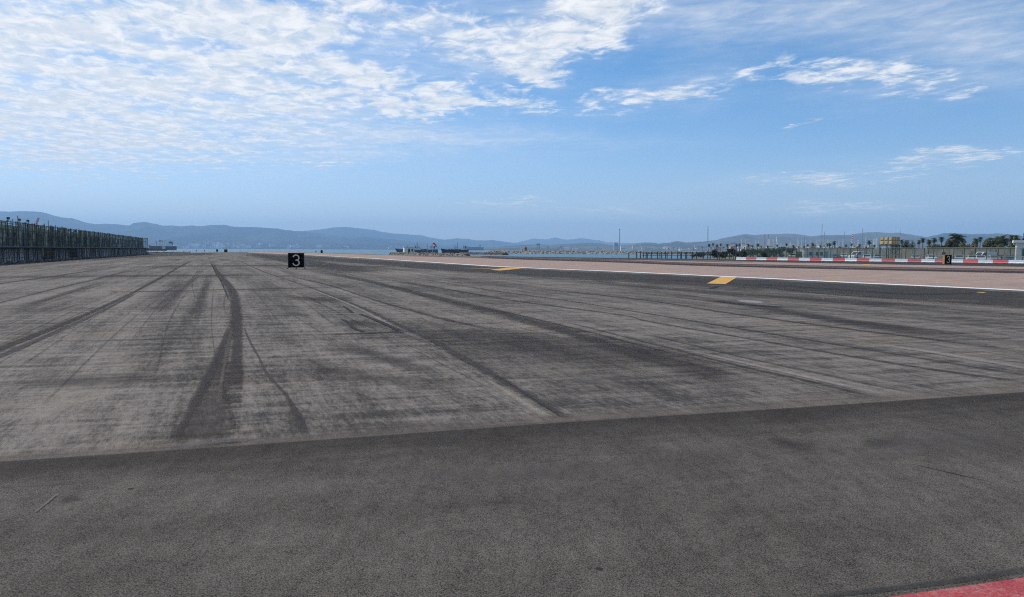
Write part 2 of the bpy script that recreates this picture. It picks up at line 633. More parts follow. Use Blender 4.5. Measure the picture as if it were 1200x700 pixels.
# low ground behind the barrier: car park, park and town land
Lb = BARR0 + bnrm * 1.5
Le = BARR_END + bnrm * 1.5
M_LOT = m_asphalt('car_park_surface', (.07, .068, .062), (.14, .13, .115), False)
LOTZ = -.5
t_edge = Lb + bnrm * 3
te2 = Le + bnrm * 3
mb = MB()
mb.poly([Lb + Vector((0, 0, -.002)), Le + Vector((0, 0, -.002)), te2 + Vector((0, 0, LOTZ)), t_edge + Vector((0, 0, LOTZ))])
o = mb.build('verge_slope', M_LOT); o['kind'] = 'structure'
town = [(t_edge.x, t_edge.y), (XY(868, 152), 152), (XY(806, 200), 200), (XY(800, 240), 240), (XY(862, 260), 260), (XY(846, 400), 400), (XY(826, 640), 640), (XY(770, 1000), 1000),
        (XY(745, 1500), 1500), (XY(742, 3000), 3000), (XY(640, 4300), 4300), (XY(600, 6000), 6000), (9000, 9000), (9000, -200), (te2.x, te2.y)]
M_TOWNLAND = simple('dry_ground', (.13, .12, .085), .95, .4, .05, obj=False)
sheet('town_ground', town, LOTZ, M_TOWNLAND)

# runway: pinkish asphalt with white edge line
WL = [(1290, 344.8), (1200, 340.6), (1000, 331.5), (900, 326.6), (800, 321.9), (720, 318.2), (640, 315.1), (577, 312.2), (498, 307.1), (440, 303.3),
      (360, 298.9), (290, 295.9)]
FE = [(1290, 313.9), (1200, 312.9), (1000, 309.5), (900, 307.6), (800, 305.6), (720, 304.0), (640, 302.6), (577, 301.8), (498, 300.2), (440, 299.0),
      (360, 296.3), (305, 295.5)]
wl = [GP(*p) for p in WL]; fe = [GP(*p) for p in FE]
# extend towards and past the camera side, along the last direction
wl0 = wl[0] + (wl[0] - wl[1]).normalized() * 40
fe0 = fe[0] + (fe[0] - fe[1]).normalized() * 60
M_RUN = m_asphalt('runway_asphalt', (.272, .194, .156), (.352, .262, .214), False, .45, 30)
sheet('runway', [(p.x, p.y) for p in [wl0] + wl] + [(p.x, p.y) for p in (fe[::-1] + [fe0])], .004, M_RUN)
M_WHITE = simple('white_paint', (.74, .74, .72), .7, .12, 1.5, obj=False)


def line_sheet(name, pts, width, z, mat):
    L, Rr = [], []
    for i, p in enumerate(pts):
        d = (pts[min(i + 1, len(pts) - 1)] - pts[max(i - 1, 0)]).normalized()
        n = Vector((-d.y, d.x, 0))
        L.append(p + n * width / 2); Rr.append(p - n * width / 2)
    return sheet(name, [(p.x, p.y) for p in L] + [(p.x, p.y) for p in Rr[::-1]], z, mat)


line_sheet('runway_edge_line', [wl0] + wl, .78, .008, M_WHITE)
# rubber lines on the runway
RB = m_mark((0.0357, 0.0284, 0.0314), .85, .5, .4, 2, .3)
RB2 = m_mark((0.0459, 0.0350, 0.0351), .6, .8, .5, 1, .4)
film('rubber_streak', [(560, 301.9, 1.6), (620, 304.0, 2.0), (720, 307.0, 2.2), (820, 310.9, 2.6), (1000, 315.2, 2.8), (1200, 319.4, 3.4), (1290, 321, 3.6)], RB, .0085, 'v')
film('rubber_streak', [(620, 303.0, 1.2), (720, 305.2, 1.4), (820, 308.8, 1.6), (1000, 312.8, 1.8), (1200, 316.2, 2.0), (1290, 317.5, 2.0)], RB2, .0085, 'v')
film('rubber_streak', [(520, 301.2, 2.0), (620, 303.6, 2.5), (720, 306.2, 3.0), (820, 309.7, 3.6), (1000, 314, 4.0), (1200, 318, 5.0), (1290, 319.5, 5)],
     m_mark((0.1020, 0.0804, 0.0784), .5, .8, .5, 1, .4), .0085, 'v')
film('rubber_streak', [(460, 299.8, 1.2), (600, 302.6, 1.2), (760, 305.0, 1.4), (900, 308.6, 1.2)], RB2, .0085, 'v')

TRK = m_mark((0.0510, 0.0444, 0.0406), .80, .55, .9, 3, .40)
TRKs = m_mark((0.0694, 0.0615, 0.0600), .75, .6, .6, 2, .4)
TAR = m_mark((0.0408, 0.0384, 0.0391), .92, .5, .5, 8, .15)
TARs = m_mark((0.0510, 0.0454, 0.0434), .68, .9, 1.0, 3, .5)
LGT = m_mark((0.2040, 0.1721, 0.1429), .72, .8, .8, 3, .4)
LG2 = m_mark((0.3000, 0.2610, 0.2385), .66, .8, .7, 4, .3)
# dark shoulder between the apron and the runway
SH = m_mark((.058, .053, .048), .88, .6, 1.0, .5, .22)
film('dark_shoulder', [(1320, 361, 36), (1200, 352.5, 26), (1040, 343, 21), (900, 335, 17), (760, 328, 15), (640, 321.5, 12.5), (560, 316.5, 10.5), (480, 311.5, 9.5),
                       (420, 307, 7.5), (350, 301.8, 5), (300, 298.5, 3)], SH, .0015, 'v')
film('dark_patch', [(480, 314, 7), (420, 316, 10), (380, 313, 14), (340, 306, 11), (300, 300, 6), (280, 297.5, 2.5)], SH, .0015, 'v')
film('dark_shoulder', [(-30, 308, 12), (60, 304.5, 11), (140, 301.5, 8), (200, 299, 5), (260, 297.5, 2.6)], SH, .0015, 'v')
film('dark_shoulder', [(-40, 325.2, 3), (80, 324.5, 4), (180, 323.4, 4), (260, 322.8, 4), (330, 322.0, 3)], m_mark((0.0530, 0.0473, 0.0443), .55, 1.0, 1.2, .35, .6), .0015, 'v')
film('dark_shoulder', [(120, 314.5, 3), (190, 312.5, 3), (260, 311.8, 3), (330, 311.5, 3), (420, 312, 3)], m_mark((0.0530, 0.0473, 0.0443), .55, 1.0, 1.2, .35, .6), .0015, 'v')
BD = m_mark((0.0510, 0.0454, 0.0443), .7, .9, .9, .5, .5)
film('dark_patch', [(1230, 402, 22), (1130, 396, 20), (1010, 380, 14), (900, 362, 9), (820, 350, 6), (740, 340, 5)], BD, .0015, 'v')
film('dark_patch', [(1240, 372, 10), (1100, 362, 10), (960, 352, 8), (800, 340, 7), (680, 330, 6), (560, 322, 4)], BD, .0015, 'v')

film('rubber_streak', [(880, 333, 1.6), (960, 338, 2), (1040, 343.5, 2.2), (1100, 345, 2), (1150, 343, 1.4)], TAR, .0055, 'v')
film('rubber_streak', [(700, 326, 1.4), (840, 331, 1.6), (960, 344, 2), (1080, 352, 3), (1240, 363, 3)], TARs, .0055, 'v')
film('pale_dust', [(960, 349, 3), (1060, 352, 5), (1200, 362, 6), (1300, 368, 5)], m_mark((0.1530, 0.1324, 0.1107), .5, 1, 1.4, 1.2, .6), .0055, 'v')
film('pale_dust', [(760, 337, 2), (880, 345, 3), (990, 351, 4)], m_mark((0.1530, 0.1324, 0.1107), .5, 1, 1.4, 1.2, .6), .0055, 'v')

# far shoulder between runway and barrier
film('far_shoulder', [(1330, 313.5, 7), (1200, 311.2, 4.4), (1100, 309.5, 3.8), (1000, 307.6, 3.2), (900, 305.9, 2.6), (840, 304.6, 2.0), (740, 303.3, 1.4), (640, 301.9, 1.2), (560, 300.6, 1.2)],
     m_mark((0.0510, 0.0473, 0.0443), .95, .15, .1, .7, .1), .0015, 'v')

# near strip of newer asphalt: a real step up with a straight edge
NE = [GP(-260, 562), GP(0, 543.5), GP(330, 521.0), GP(660, 497.0), GP(900, 481.8), GP(1200, 461.3), GP(1420, 447)]
M_NEAR = m_asphalt('new_asphalt', (.071, .0625, .0525), (.103, .0920, .078), True, .78)
mb = MB()
NE = [NE[0] + (NE[0] - NE[1]).normalized() * 70] + NE + [NE[-1] + (NE[-1] - NE[-2]).normalized() * 70]
NE2 = []
for a, b in zip(NE[:-1], NE[1:]):
    for k in range(60):
        p = a.lerp(b, k / 60)
        w_ = mn.noise(Vector((p.x * 3.1, p.y * 3.1, 0))) * .012 + mn.noise(Vector((p.x * 17, p.y * 17, 4))) * .006
        NE2.append(p + Vector((-.25, .97, 0)) * w_)
NE = NE2 + [NE[-1]]
near = [(p.x, p.y) for p in NE] + [(90, -30), (-90, -30)]
sheet('new_asphalt_strip', near, .014, M_NEAR)
mb = MB()
for a, b in zip(NE[:-1], NE[1:]):
    mb.poly([(a.x, a.y, .014), (b.x, b.y, .014), (b.x, b.y, .0), (a.x, a.y, .0)])
o = mb.build('asphalt_edge', M_NEAR); o['kind'] = 'structure'
# red painted band in the corner with its tar edging
RA, RBp = GP(1040, 700, .02), GP(1200, 677, .02)
rd = (RBp - RA).normalized()
rn = Vector((rd.y, -rd.x, 0))


def m_red():
    m, g, bs, out = material('red_paint')
    pos = wpos(g)
    n = g.noise(pos, 38, 5, .7)
    n2_ = g.noise(pos, 7, 4, .6)
    f = g.ss(g.m('ADD', g.m('MULTIPLY', n, .6), g.m('MULTIPLY', n2_, .5)), .52, .72)
    c = g.mix(f, (.36, .046, .044), (.35, .14, .12))
    gr = grain(g, pos, bs, .4, .003)
    g.put(bs.inputs['Base Color'], g.mix(1.0, c, g.vec(gr, gr, gr), 'MULTIPLY'))
    bs.inputs['Roughness'].default_value = .6
    return m


a, b = RA - rd * 60, RBp + rd * 60
sheet('red_band', [(p.x, p.y) for p in (a, b, b + rn * 1.2, a + rn * 1.2)], .0205, m_red())
film('tar_edging', [(960, 703, 8), (1060, 691.5, 9), (1120, 684, 9), (1200, 671.5, 9), (1280, 659, 9)], m_mark((0.0612, 0.0596, 0.0571), .55, .5, .5, 6, .15, .5), .0165, 'v', True, (0, 0))

# ------------------------------------------------------------------ wheel tracks, sealant and stains on the apron (photo rows)
film('wheel_track', [(-60, 436, 9), (0, 409.5, 8), (68, 382.5, 6.5), (120, 360.5, 5), (163, 339.5, 4), (200, 319, 3.2), (213, 311.5, 2.4), (228, 304, 2)], TRK, .0045, 'v')
film('wheel_track', [(-60, 446, 10), (0, 418, 8), (68, 388.5, 6.5), (120, 364.5, 4), (163, 342, 3)], TRKs, .0045, 'v')
film('wheel_track', [(-40, 365, 3), (0, 355, 2.6), (51, 342, 2.4), (86, 333.5, 2.2), (120, 325.7, 2), (163, 313.7, 2)], TARs, .0045, 'v')
film('dark_stain', [(-10, 362, 6), (30, 358, 8), (69, 347, 7), (103, 337, 6), (130, 330, 3)], TARs, .0045, 'v')
film('wheel_track', [(-40, 341, 2), (0, 332.5, 1.8), (51, 325.7, 1.6), (120, 315.5, 1.4)], TARs, .0045, 'v')
film('wheel_track', [(-40, 318.5, 2), (0, 315.8, 2.2), (70, 313.6, 1.8), (130, 311.5, 1.4)], LGT, .0045, 'v')
# many faint older tracks converging down the apron
rt = random.Random(21)
OLD = [m_mark((.052, .049, .045), .42, .9, 1.1, 3, .5), m_mark((.20, .178, .152), .42, .9, 1.1, 3, .5), m_mark((.048, .045, .041), .36, .8, 1.0, 5, .5)]
for k in range(44):
    bx = rt.uniform(-500, 1500); vx = 246 + rt.uniform(-6, 10)
    y0 = rt.uniform(300, 345); y1 = rt.uniform(y0 + 40, min(560, y0 + 190))
    P = []
    wob_ = rt.uniform(-10, 10)
    for q in range(6):
        y = y0 + (y1 - y0) * q / 5
        f_ = (y - 292) / 250
        lim = 542 - 82 * (vx + (bx - vx) * f_) / 1200
        y = min(y, lim - 3)
        f_ = (y - 292) / 250
        P.append((vx + (bx - vx) * f_ + wob_ * math.sin(q * .9), y, max(.5, rt.choice((3.5, 6, 10)) * f_ * rt.uniform(.8, 1.2))))
    if P[-1][1] - P[-2][1] < 1: P = P[:-1]
    if len(P) > 3 and all(b[1] - a[1] > .5 for a, b in zip(P[:-1], P[1:])):
        film('wheel_track', [(x, y, w + .6) for x, y, w in P], rt.choice(OLD), .0042, 'h')
# the curved sealed crack band
film('sealed_band', [(249, 303, 3), (251, 312, 5), (257, 322.3, 9), (267.5, 334.3, 14), (274.5, 348, 16), (276, 360, 17), (277, 375.5, 19), (277.5, 386, 20), (278, 400, 17), (277, 420, 19), (276, 440, 25), (272, 462, 28),
                     (270, 485, 26), (268, 526, 26)], TRK, .0045, 'h', True, (1, 2.2))
film('sealed_band', [(273, 376, 5), (266, 390, 8), (261, 404, 12), (254, 422, 16), (243, 444, 19), (231, 468, 17), (219, 490, 15), (203, 516, 16), (194, 529, 16)], TRKs, .0045, 'h', True, (1, 1.8))
film('sealed_band', [(272, 385, 8), (263, 410, 16), (256, 435, 30), (248, 465, 50), (242, 495, 70), (238, 526, 88)], m_mark((0.0632, 0.0549, 0.0498), .52, .45, .7, 3, .35), .0045, 'h', True, (1, 1.0))
film('pale_dust', [(273, 380, 2), (268, 402, 7), (264.5, 422, 8), (260, 445, 8), (258, 470, 7), (258, 490, 6)], m_mark((0.1173, 0.1003, 0.0867), .75, .9, .9, 5, .3), .0085, 'h')
film('pale_dust', [(180, 531, 5), (225, 523, 12), (262, 518, 10), (300, 515, 4)], m_mark((0.1530, 0.1371, 0.1291), .6, .9, .7, 3, .3), .0085, 'v')
film('tar_line', [(285, 380, 2.2), (288, 390, 3), (294, 403, 3.6), (303, 419, 4.2), (311, 435, 5.5), (322, 449, 6.5), (334, 462, 6.5), (347, 482, 7), (356, 503, 8)], TRKs, .0085, 'h')
film('tar_line', [(246, 306, 1.5), (252, 318, 2), (258, 328, 2.2), (264, 341, 3), (268, 352, 2)], TAR, .0045, 'h')
film('dark_stain', [(338, 470, 8), (350, 490, 14), (356, 512, 16)], TRKs, .0045, 'h')
# long ridge to the right of the sign: dark line beside a pale one
film('wheel_track', [(262, 299, 1), (282, 307, 2), (310, 319, 3), (350, 332.3, 4), (387, 346, 5), (425, 361, 7), (474, 384.5, 10), (500, 396, 12), (522, 408, 15), (556, 427, 20), (585, 444, 19), (614, 461, 16), (652, 483, 15), (668, 494, 12)],
     TRKs, .0045, 'h', True, (1, .5))
film('pale_dust', [(300, 317, 2), (343, 332.5, 3.5), (382, 346, 5), (418, 361, 7), (462, 384, 10), (488, 396, 8), (510, 408, 5)], LG2, .0085, 'h')
film('pale_dust', [(540, 424, 3), (568, 443, 9), (594, 460, 18), (626, 480, 26), (645, 491, 30)], m_mark((.27, .235, .20), .85, .9, .8, 4, .3), .0045, 'h', True, (1, .4))
film('wheel_track', [(565, 434, 3), (590, 446, 4), (612, 460, 4), (640, 478, 5), (660, 492, 4)], TARs, .0095, 'h', True, (1, .6))
# broad dark band
film('broad_track', [(345, 313, 3), (372, 319, 4), (425, 328.5, 6), (500, 347, 9), (575, 365, 12), (642, 383, 15), (687, 397, 18), (744, 415, 22), (800, 431, 24), (860, 447, 24), (930, 464, 20), (980, 476, 14)],
     m_mark((0.0530, 0.0463, 0.0434), .66, .9, .9, 1.5, .45), .0045, 'v', True, (1, 2))
film('broad_patch', [(440, 380, 30), (520, 400, 60), (600, 418, 84), (690, 436, 84), (800, 448, 60), (900, 462, 30)], m_mark((0.0560, 0.0502, 0.0488), .28, 1.0, .9, .7, .35), .0045, 'v')
film('broad_track', [(470, 392, 10), (560, 398, 34), (680, 412, 46), (790, 430, 50), (880, 455, 34)], m_mark((0.0592, 0.0520, 0.0498), .42, .9, .9, .8, .45), .0045, 'v')
film('broad_track', [(520, 352, 2), (600, 368, 2.6), (700, 392, 3), (800, 418, 3)], TARs, .0085, 'v')
film('wheel_track', [(400, 318, 1.5), (462, 329, 1.8), (540, 342, 2), (612, 354, 2.2), (725, 369, 2.4), (760, 377, 2.6), (870, 396, 3), (980, 415, 3.4), (1090, 433, 4), (1200, 448, 4.5), (1280, 458, 5)], TARs, .0045, 'v')
film('wheel_track', [(440, 318, 1.2), (560, 338, 1.5), (660, 352, 1.6), (760, 368, 1.8), (870, 386, 2), (980, 404, 2.4), (1090, 422, 2.6), (1200, 440, 3), (1280, 452, 3)], TARs, .0045, 'v')
film('pale_dust', [(980, 400, 2), (1060, 409, 3), (1130, 420, 4), (1200, 432, 4), (1280, 444, 4)], LG2, .0085, 'v')
film('wheel_track', [(640, 372, 1.6), (700, 387, 2.2), (767, 404, 3), (870, 430, 4), (943, 446, 4.5), (1010, 462, 4.5), (1050, 471, 4)], TARs, .0045, 'v')
film('pale_dust', [(740, 395, 2), (800, 410, 3), (880, 428, 4), (950, 444, 4), (1010, 458, 5), (1056, 469, 5)], LG2, .0085, 'v')
film('wheel_track', [(740, 389, 1.4), (782, 398, 2), (860, 417, 2.6), (940, 434, 3), (1010, 449, 3), (1090, 465, 3)], TARs, .0105, 'v')
film('wheel_track', [(620, 338, 1.6), (740, 350, 2), (860, 368, 2.6), (980, 384, 3), (1100, 399, 3.4), (1230, 416, 4)], TARs, .0045, 'v')
film('wheel_track', [(330, 322, 2), (380, 333, 2.4), (440, 352, 3), (500, 369, 4), (545, 380, 5), (590, 388, 4)], TARs, .0045, 'v')
film('pale_dust', [(400, 321, 2), (500, 330, 3), (600, 343, 5), (680, 357, 5), (760, 372, 4)], LGT, .0045, 'v')
film('pale_dust', [(520, 322, 3), (565, 323, 4), (610, 324, 3)], LGT, .0085, 'v')
film('pale_dust', [(540, 330, 3), (660, 340, 4), (780, 350, 4), (900, 371, 5)], LGT, .0045, 'v')
# joints and tar squiggles
film('paving_joint', [(-60, 404.5, 1.2), (120, 399.5, 1.4), (280, 395, 1.4), (400, 392, 1.3), (470, 389.7, 1.4), (560, 386.5, 1.0), (680, 383, .8)], m_mark((.056, .052, .047), .42, .9, 1.0, 3, .6), .0105, 'v')
film('paving_joint', [(380, 392.2, 1.2), (430, 390.8, 1.8), (470, 389.7, 2.0), (490, 389, 1)], TARs, .0105, 'v')
film('paving_joint', [(120, 343, 1), (280, 339.5, 1.2), (420, 336, 1.2)], TARs, .0105, 'v')
film('tar_squiggle', [(398.7, 374, 5), (405, 376.5, 7), (409.7, 379.4, 7), (413, 384, 8), (419, 387, 9), (428, 390, 10)], TAR, .0105, 'h')
film('tar_squiggle', [(421, 368, 5), (427, 370.5, 7), (442.7, 376.7, 9), (457.4, 383, 10), (471, 389.6, 12)], TAR, .0105, 'h')
film('tar_squiggle', [(402, 359, 4), (408, 363, 5), (413, 367, 6)], TAR, .0105, 'h')
film('dark_stain', [(404, 377, 6), (425, 379, 9), (445, 384, 8)], TARs, .0045, 'v')
film('dark_stain', [(330, 348, 6), (380, 352, 8), (420, 350, 4)], TARs, .0045, 'v')
film('dark_stain', [(360, 400, 12), (420, 412, 20), (480, 430, 18), (520, 440, 10)], m_mark((0.0612, 0.0549, 0.0526), .6, .9, .9, 1.2, .5), .0045, 'v')
film('dark_stain', [(150, 392, 50), (190, 360, 34), (215, 338, 20), (232, 322, 10), (240, 312, 5)], m_mark((0.0592, 0.0520, 0.0507), .5, .9, .9, .8, .5), .0045, 'h')
film('dark_stain', [(214, 390, 26), (232, 360, 22), (240, 338, 14), (246, 320, 7)], m_mark((0.0592, 0.0520, 0.0507), .55, .9, .9, .8, .5), .0045, 'h')
film('dark_stain', [(-20, 462, 20), (60, 450, 30), (150, 446, 26), (260, 452, 12)], m_mark((0.0561, 0.0492, 0.0452), .5, 1.0, 1.4, 1.6, .5), .0045, 'v')
film('dark_stain', [(300, 440, 10), (380, 436, 26), (470, 448, 22), (560, 452, 12)], m_mark((0.0561, 0.0492, 0.0452), .45, 1.0, 1.4, 1.6, .5), .0045, 'v')
film('pale_spill', [(862, 352.6, 1.5), (872, 353.6, 3.6), (885, 354.5, 3.8), (898, 356, 1.6)], m_mark((.42, .41, .39), .62, .5, .9, 2.5, .4), .0105, 'v')
film('dark_stain', [(835, 352.5, 1.5), (858, 355.6, 2.2), (885, 358, 2.0), (930, 361.5, 2)], TAR, .0085, 'v')
film('dark_stain', [(830, 339, 2), (838, 337, 2.4), (843, 336, 1.6)], TAR, .0085, 'v')
# marks on the near strip
DK = m_mark((0.0530, 0.0483, 0.0461), .34, 1.0, .6, 1.5, .1, .5)
film('oil_stain', [(890, 516, 12), (930, 523, 20), (965, 527, 12)], DK, .0165, 'v')
film('oil_stain', [(1005, 518, 12), (1030, 522, 22), (1065, 518, 12)], DK, .0165, 'v')
DKE = m_mark((0.0510, 0.0449, 0.0396), .26, .9, .5, 1.2, .1, .6, 1)
EP = [(-1100, 617.5), (-260, 562), (0, 543.5), (330, 521.0), (660, 497.0), (900, 481.8), (1200, 461.3), (1420, 447), (2300, 389.5)]
film('edge_stain', [(px, py + 17, 34) for px, py in EP], DKE, .0165, 'v', True, (0, 0))
film('edge_stain', [(px, py + 24, 48) for px, py in EP], m_mark((0.0530, 0.0463, 0.0414), .28, 1.0, .9, .6, .2, .6, 1), .0165, 'v', True, (0, 0))
LTE = m_mark((0.1683, 0.1418, 0.1199), .62, 1.0, 1.1, .8, .3, .6, -1)
film('edge_dust', [(px, py - 9.5, 18) for px, py in EP], LTE, .0042, 'v', True, (0, 0))
film('oil_stain', [(66, 593, 9), (82, 588, 12), (98, 587, 5)], m_mark((0.0428, 0.0388, 0.0369), .45, .9, .8, 6, .2, .5), .0165, 'v')
film('pale_scratch', [(40, 605, 3), (55, 593, 4), (68, 582, 5)], m_mark((0.1734, 0.1560, 0.1476), .7, .8, .6, 6, .2, .5), .0185, 'h')
film('pale_dust', [(-40, 574, 5), (40, 571, 6), (140, 562, 4)], m_mark((0.1428, 0.1277, 0.1152), .5, 1, .8, 4, .3, .5), .0165, 'v')
film('pale_dust', [(1060, 544, 1.2), (1110, 556, 1.4), (1180, 572, 1.4)], m_mark((0.0306, 0.0284, 0.0277), .8, 1, .8, 4, .3, .5), .0165, 'v')
film('pale_dust', [(980, 540, 30), (1100, 520, 40), (1230, 512, 30)], m_mark((0.1377, 0.1229, 0.1152), .35, 1, .6, 1, .3, .5), .0165, 'v')
film('pale_dust', [(400, 560, 20), (620, 556, 30), (840, 545, 20)], m_mark((0.1377, 0.1229, 0.1152), .3, 1, .6, 1, .3, .5), .0165, 'v')

# yellow chevron legs
def m_yellow():
    m, g, bs, out = material('yellow_paint')
    n = g.noise(wpos(g), 2.5, 5, .7)
    g.put(bs.inputs['Base Color'], g.mix(g.ss(n, .35, .7), (.62, .33, .03), (.50, .24, .035)))
    bs.inputs['Roughness'].default_value = .7
    return m


M_YEL = m_yellow()
for q in ([(828.3, 332.6), (845, 324.6), (863.7, 325.3), (850, 333.4)],
          [(574, 316.5), (596, 313.9), (611.5, 314.9), (586, 317.4)],
          [(1143, 343.0), (1147, 342.5), (1156, 343.1), (1152, 344.2)],
          [(534, 314.4), (576, 314.5), (598, 314.0), (572, 315.1)],
          [(1010, 310.4), (1012, 309.9), (1021, 310.3), (1019, 310.9)]):
    P = [GP(*p) for p in q]
    if abs(q[0][0] - 534) < 1 or q[0][0] > 1100:
        pm = simple('worn_yellow_paint', (.30, .19, .07), .8, .3, 2, obj=False)
        sheet('chevron_marking', [(p.x, p.y) for p in P], .012, pm)
    else:
        sheet('chevron_marking', [(p.x, p.y) for p in P], .0125, M_YEL)

# ================================================================== the far country: hills
def m_hill(name, a, b, sc_=.0012):
    m, g, bs, out = material(name)
    pos = wpos(g)
    n = g.noise(pos, sc_, 7, .65)
    c = g.mix(g.ss(n, .38, .62), a, b)
    g.put(bs.inputs['Base Color'], c)
    bs.inputs['Roughness'].default_value = 1
    bs.inputs['Specular IOR Level'].default_value = .1
    return m


M_HILL = m_hill('hill_scrub', (.018, .025, .024), (.05, .052, .045))
M_HILL2 = m_hill('hill_fields', (.022, .034, .022), (.11, .10, .07), .0009)


def ridge(name, pts, D, depth, mat, seed, foot=None, rough=1.0):
    """hill range: crest through the photograph's skyline at distance D, with valleys and spurs down to the shore"""
    xs = [p[0] for p in pts]
    N = int((xs[-1] - xs[0]) / 1.6)
    V, Fc = [], []
    M = 26
    for i in range(N + 1):
        px = xs[0] + (xs[-1] - xs[0]) * i / N
        for k in range(len(pts) - 1):
            if pts[k][0] <= px <= pts[k + 1][0]: break
        t = (px - pts[k][0]) / (pts[k + 1][0] - pts[k][0])
        ts = t * t * (3 - 2 * t) * .5 + t * .5
        py = pts[k][1] * (1 - ts) + pts[k + 1][1] * ts
        dirx = (px - 600) / F
        crest = AT(px, py, D).z
        crest += (mn.fractal(Vector((px * .11, seed, 0)), 1, 2, 4)) * D * .0006 * rough + mn.noise(Vector((px * .55, seed, 3))) * D * .00022
        for j in range(M + 1):
            s_ = j / M * 1.6 - 1.0          # -1 foot in front, 0 crest, .6 behind
            Y = D + s_ * depth
            p = Vector((dirx * Y, Y, 0))
            prof = (1 - abs(s_)) ** 1.15 if s_ < 0 else (1 - s_) ** 1.2
            q = Vector((p.x / 900.0, p.y / 1500.0, seed))
            rg = 1 - abs(mn.fractal(q, 1, 2.1, 4)) * 1.6
            env = min(1, abs(s_) * 3.2)
            z = crest * prof * (1 + env * (rg - .8) * .55) if s_ <= 0 else crest * prof * (1 - .15 * env)
            if s_ < 0: z = min(z, crest * (1 + s_ * .35))
            V.append((p.x, p.y, z + SEA * 2 * (1 - prof) - 1))
    for i in range(N):
        for j in range(M):
            a = i * (M + 1) + j
            Fc.append((a, a + M + 1, a + M + 2, a + 1))
    me = bpy.data.meshes.new(name)
    me.from_pydata(V, [], Fc)
    me.materials.append(mat)
    me.polygons.foreach_set('use_smooth', [True] * len(me.polygons))
    me.update()
    if me.polygons[0].normal.z < 0: me.flip_normals()
    o = bpy.data.objects.new(name, me); C.objects.link(o); o['kind'] = 'structure'
    return o


ridge('hills', [(-420, 262), (-300, 252), (-180, 244), (-60, 246), (0, 247), (30, 247.3), (50, 248), (75, 254.3), (85, 255), (105, 261), (115, 262.6), (125, 262), (140, 262.7), (152, 264),
                (160, 260.8), (172, 259.4), (182, 261.5), (192, 263.6), (200, 263.4), (215, 264.6), (225, 264), (235, 264.6), (250, 262.8), (264, 262.6), (275, 265.2), (300, 266),
                (325, 267.4), (340, 270), (355, 271.2), (370, 272.6), (400, 277), (430, 277.5), (455, 280), (490, 283.5), (530, 288.5), (560, 291.5), (600, 293)], 11500, 4200, M_HILL, 3.1)
ridge('hills', [(320, 276), (350, 270.8), (362, 270.2), (375, 268.6), (392, 266.2), (404, 265.3), (412, 266.3), (430, 268), (450, 271.2), (460, 273), (475, 274), (492, 275.3), (508, 278.6), (521, 280.6),
                (528, 279.7), (535, 278.8), (548, 280), (556, 281.4), (566, 281.4), (577, 280.8), (590, 283), (602, 284.6), (640, 288), (690, 291.5)], 15500, 3600, M_HILL, 8.3)
ridge('hills', [(560, 291), (590, 286.5), (603, 285), (613, 282), (625, 279.4), (634, 280.4), (641, 280), (648, 278), (656, 279.4), (664, 281), (672, 280.6), (680, 279.2), (690, 280), (700, 281.4),
                (712, 283.6), (728, 284.6), (760, 286), (820, 290)], 19500, 3000, M_HILL, 12.7)
ridge('hills', [(540, 292), (580, 289.5), (600, 287.7), (625, 286.3), (650, 286.8), (668, 285.6), (692, 284.2), (704, 285.2), (718, 287.3), (735, 286.5), (748, 284.7), (756, 284.2), (772, 285.2), (782, 284.3),
                (793, 282.8), (802, 284.2), (814, 283.6), (826, 282.6), (838, 281), (850, 277.8), (861, 275.4), (871, 274), (884, 275), (900, 274), (912, 273.5), (930, 273.4), (940, 275), (951, 276.5),
                (962, 275.2), (978, 275), (994, 275.2), (1004, 273.4), (1014, 272.2), (1026, 271.4), (1040, 272.4), (1050, 272), (1060, 273.3), (1072, 275.4), (1083, 277.8), (1093, 275.4),
                (1104, 273), (1116, 273), (1134, 274.2), (1150, 273.5), (1166, 273), (1182, 274.6), (1200, 276.5), (1250, 274), (1320, 272), (1420, 276), (1600, 268), (1800, 262)], 8200, 3100, M_HILL2, 21.5)

# ------------------------------------------------------------------ town across the bay, refinery, port
M_BW = simple('pale_render', (.80, .76, .70), .85, .12, .05, rnd=.25)
M_BT = simple('tan_render', (.46, .38, .29), .85, .12, .05, rnd=.25)
M_BR = simple('tile_roof', (.34, .16, .10), .9, .15, .1, rnd=.2)
M_GLASS = simple('dark_glass', (.03, .04, .05), .2, .1, .3)
M_STEEL = simple('grey_steel', (.30, .31, .32), .5, .12, .3, .3)
M_DSTEEL = simple('dark_steel', (.035, .037, .04), .6, .2, 1.0)
M_WSTEEL = simple('white_steel', (.68, .68, .66), .5, .1, .3)
M_RSTEEL = simple('red_steel', (.50, .06, .05), .5, .1, .3)
M_RUST = simple('rusty_steel', (.22, .10, .06), .8, .3, .5)

protoB = []
for k, (w, d, h, mt) in enumerate(((34, 18, 15, M_BW), (22, 16, 26, M_BW), (60, 20, 10, M_BT), (18, 16, 38, M_BT), (40, 22, 20, M_BW))):
    mb = MB().box(-w / 2, w / 2, -d / 2, d / 2, 0, h)
    ws = MB(); fl = int(h / 3.4)
    for f_ in range(fl):
        for q in range(int(w / 4)):
            x = -w / 2 + 2 + q * 4
            ws.box(x - .8, x + .8, -d / 2 - .06, -d / 2 + .05, 1 + f_ * 3.3, 2.5 + f_ * 3.3)
    rf = MB().box(-w / 2 - .4, w / 2 + .4, -d / 2 - .4, d / 2 + .4, h + .01, h + .9).box(-w * .15, w * .15, -d * .2, d * .2, h + .9, h + 3.4)
    protoB.append((mb.mesh('wall', mt), ws.mesh('window', M_GLASS), rf.mesh('roof', M_BR if k in (0, 2) else mt)))


KL = ('low white block', 'tall white block', 'long low tan block', 'tallest tan block', 'broad white block')


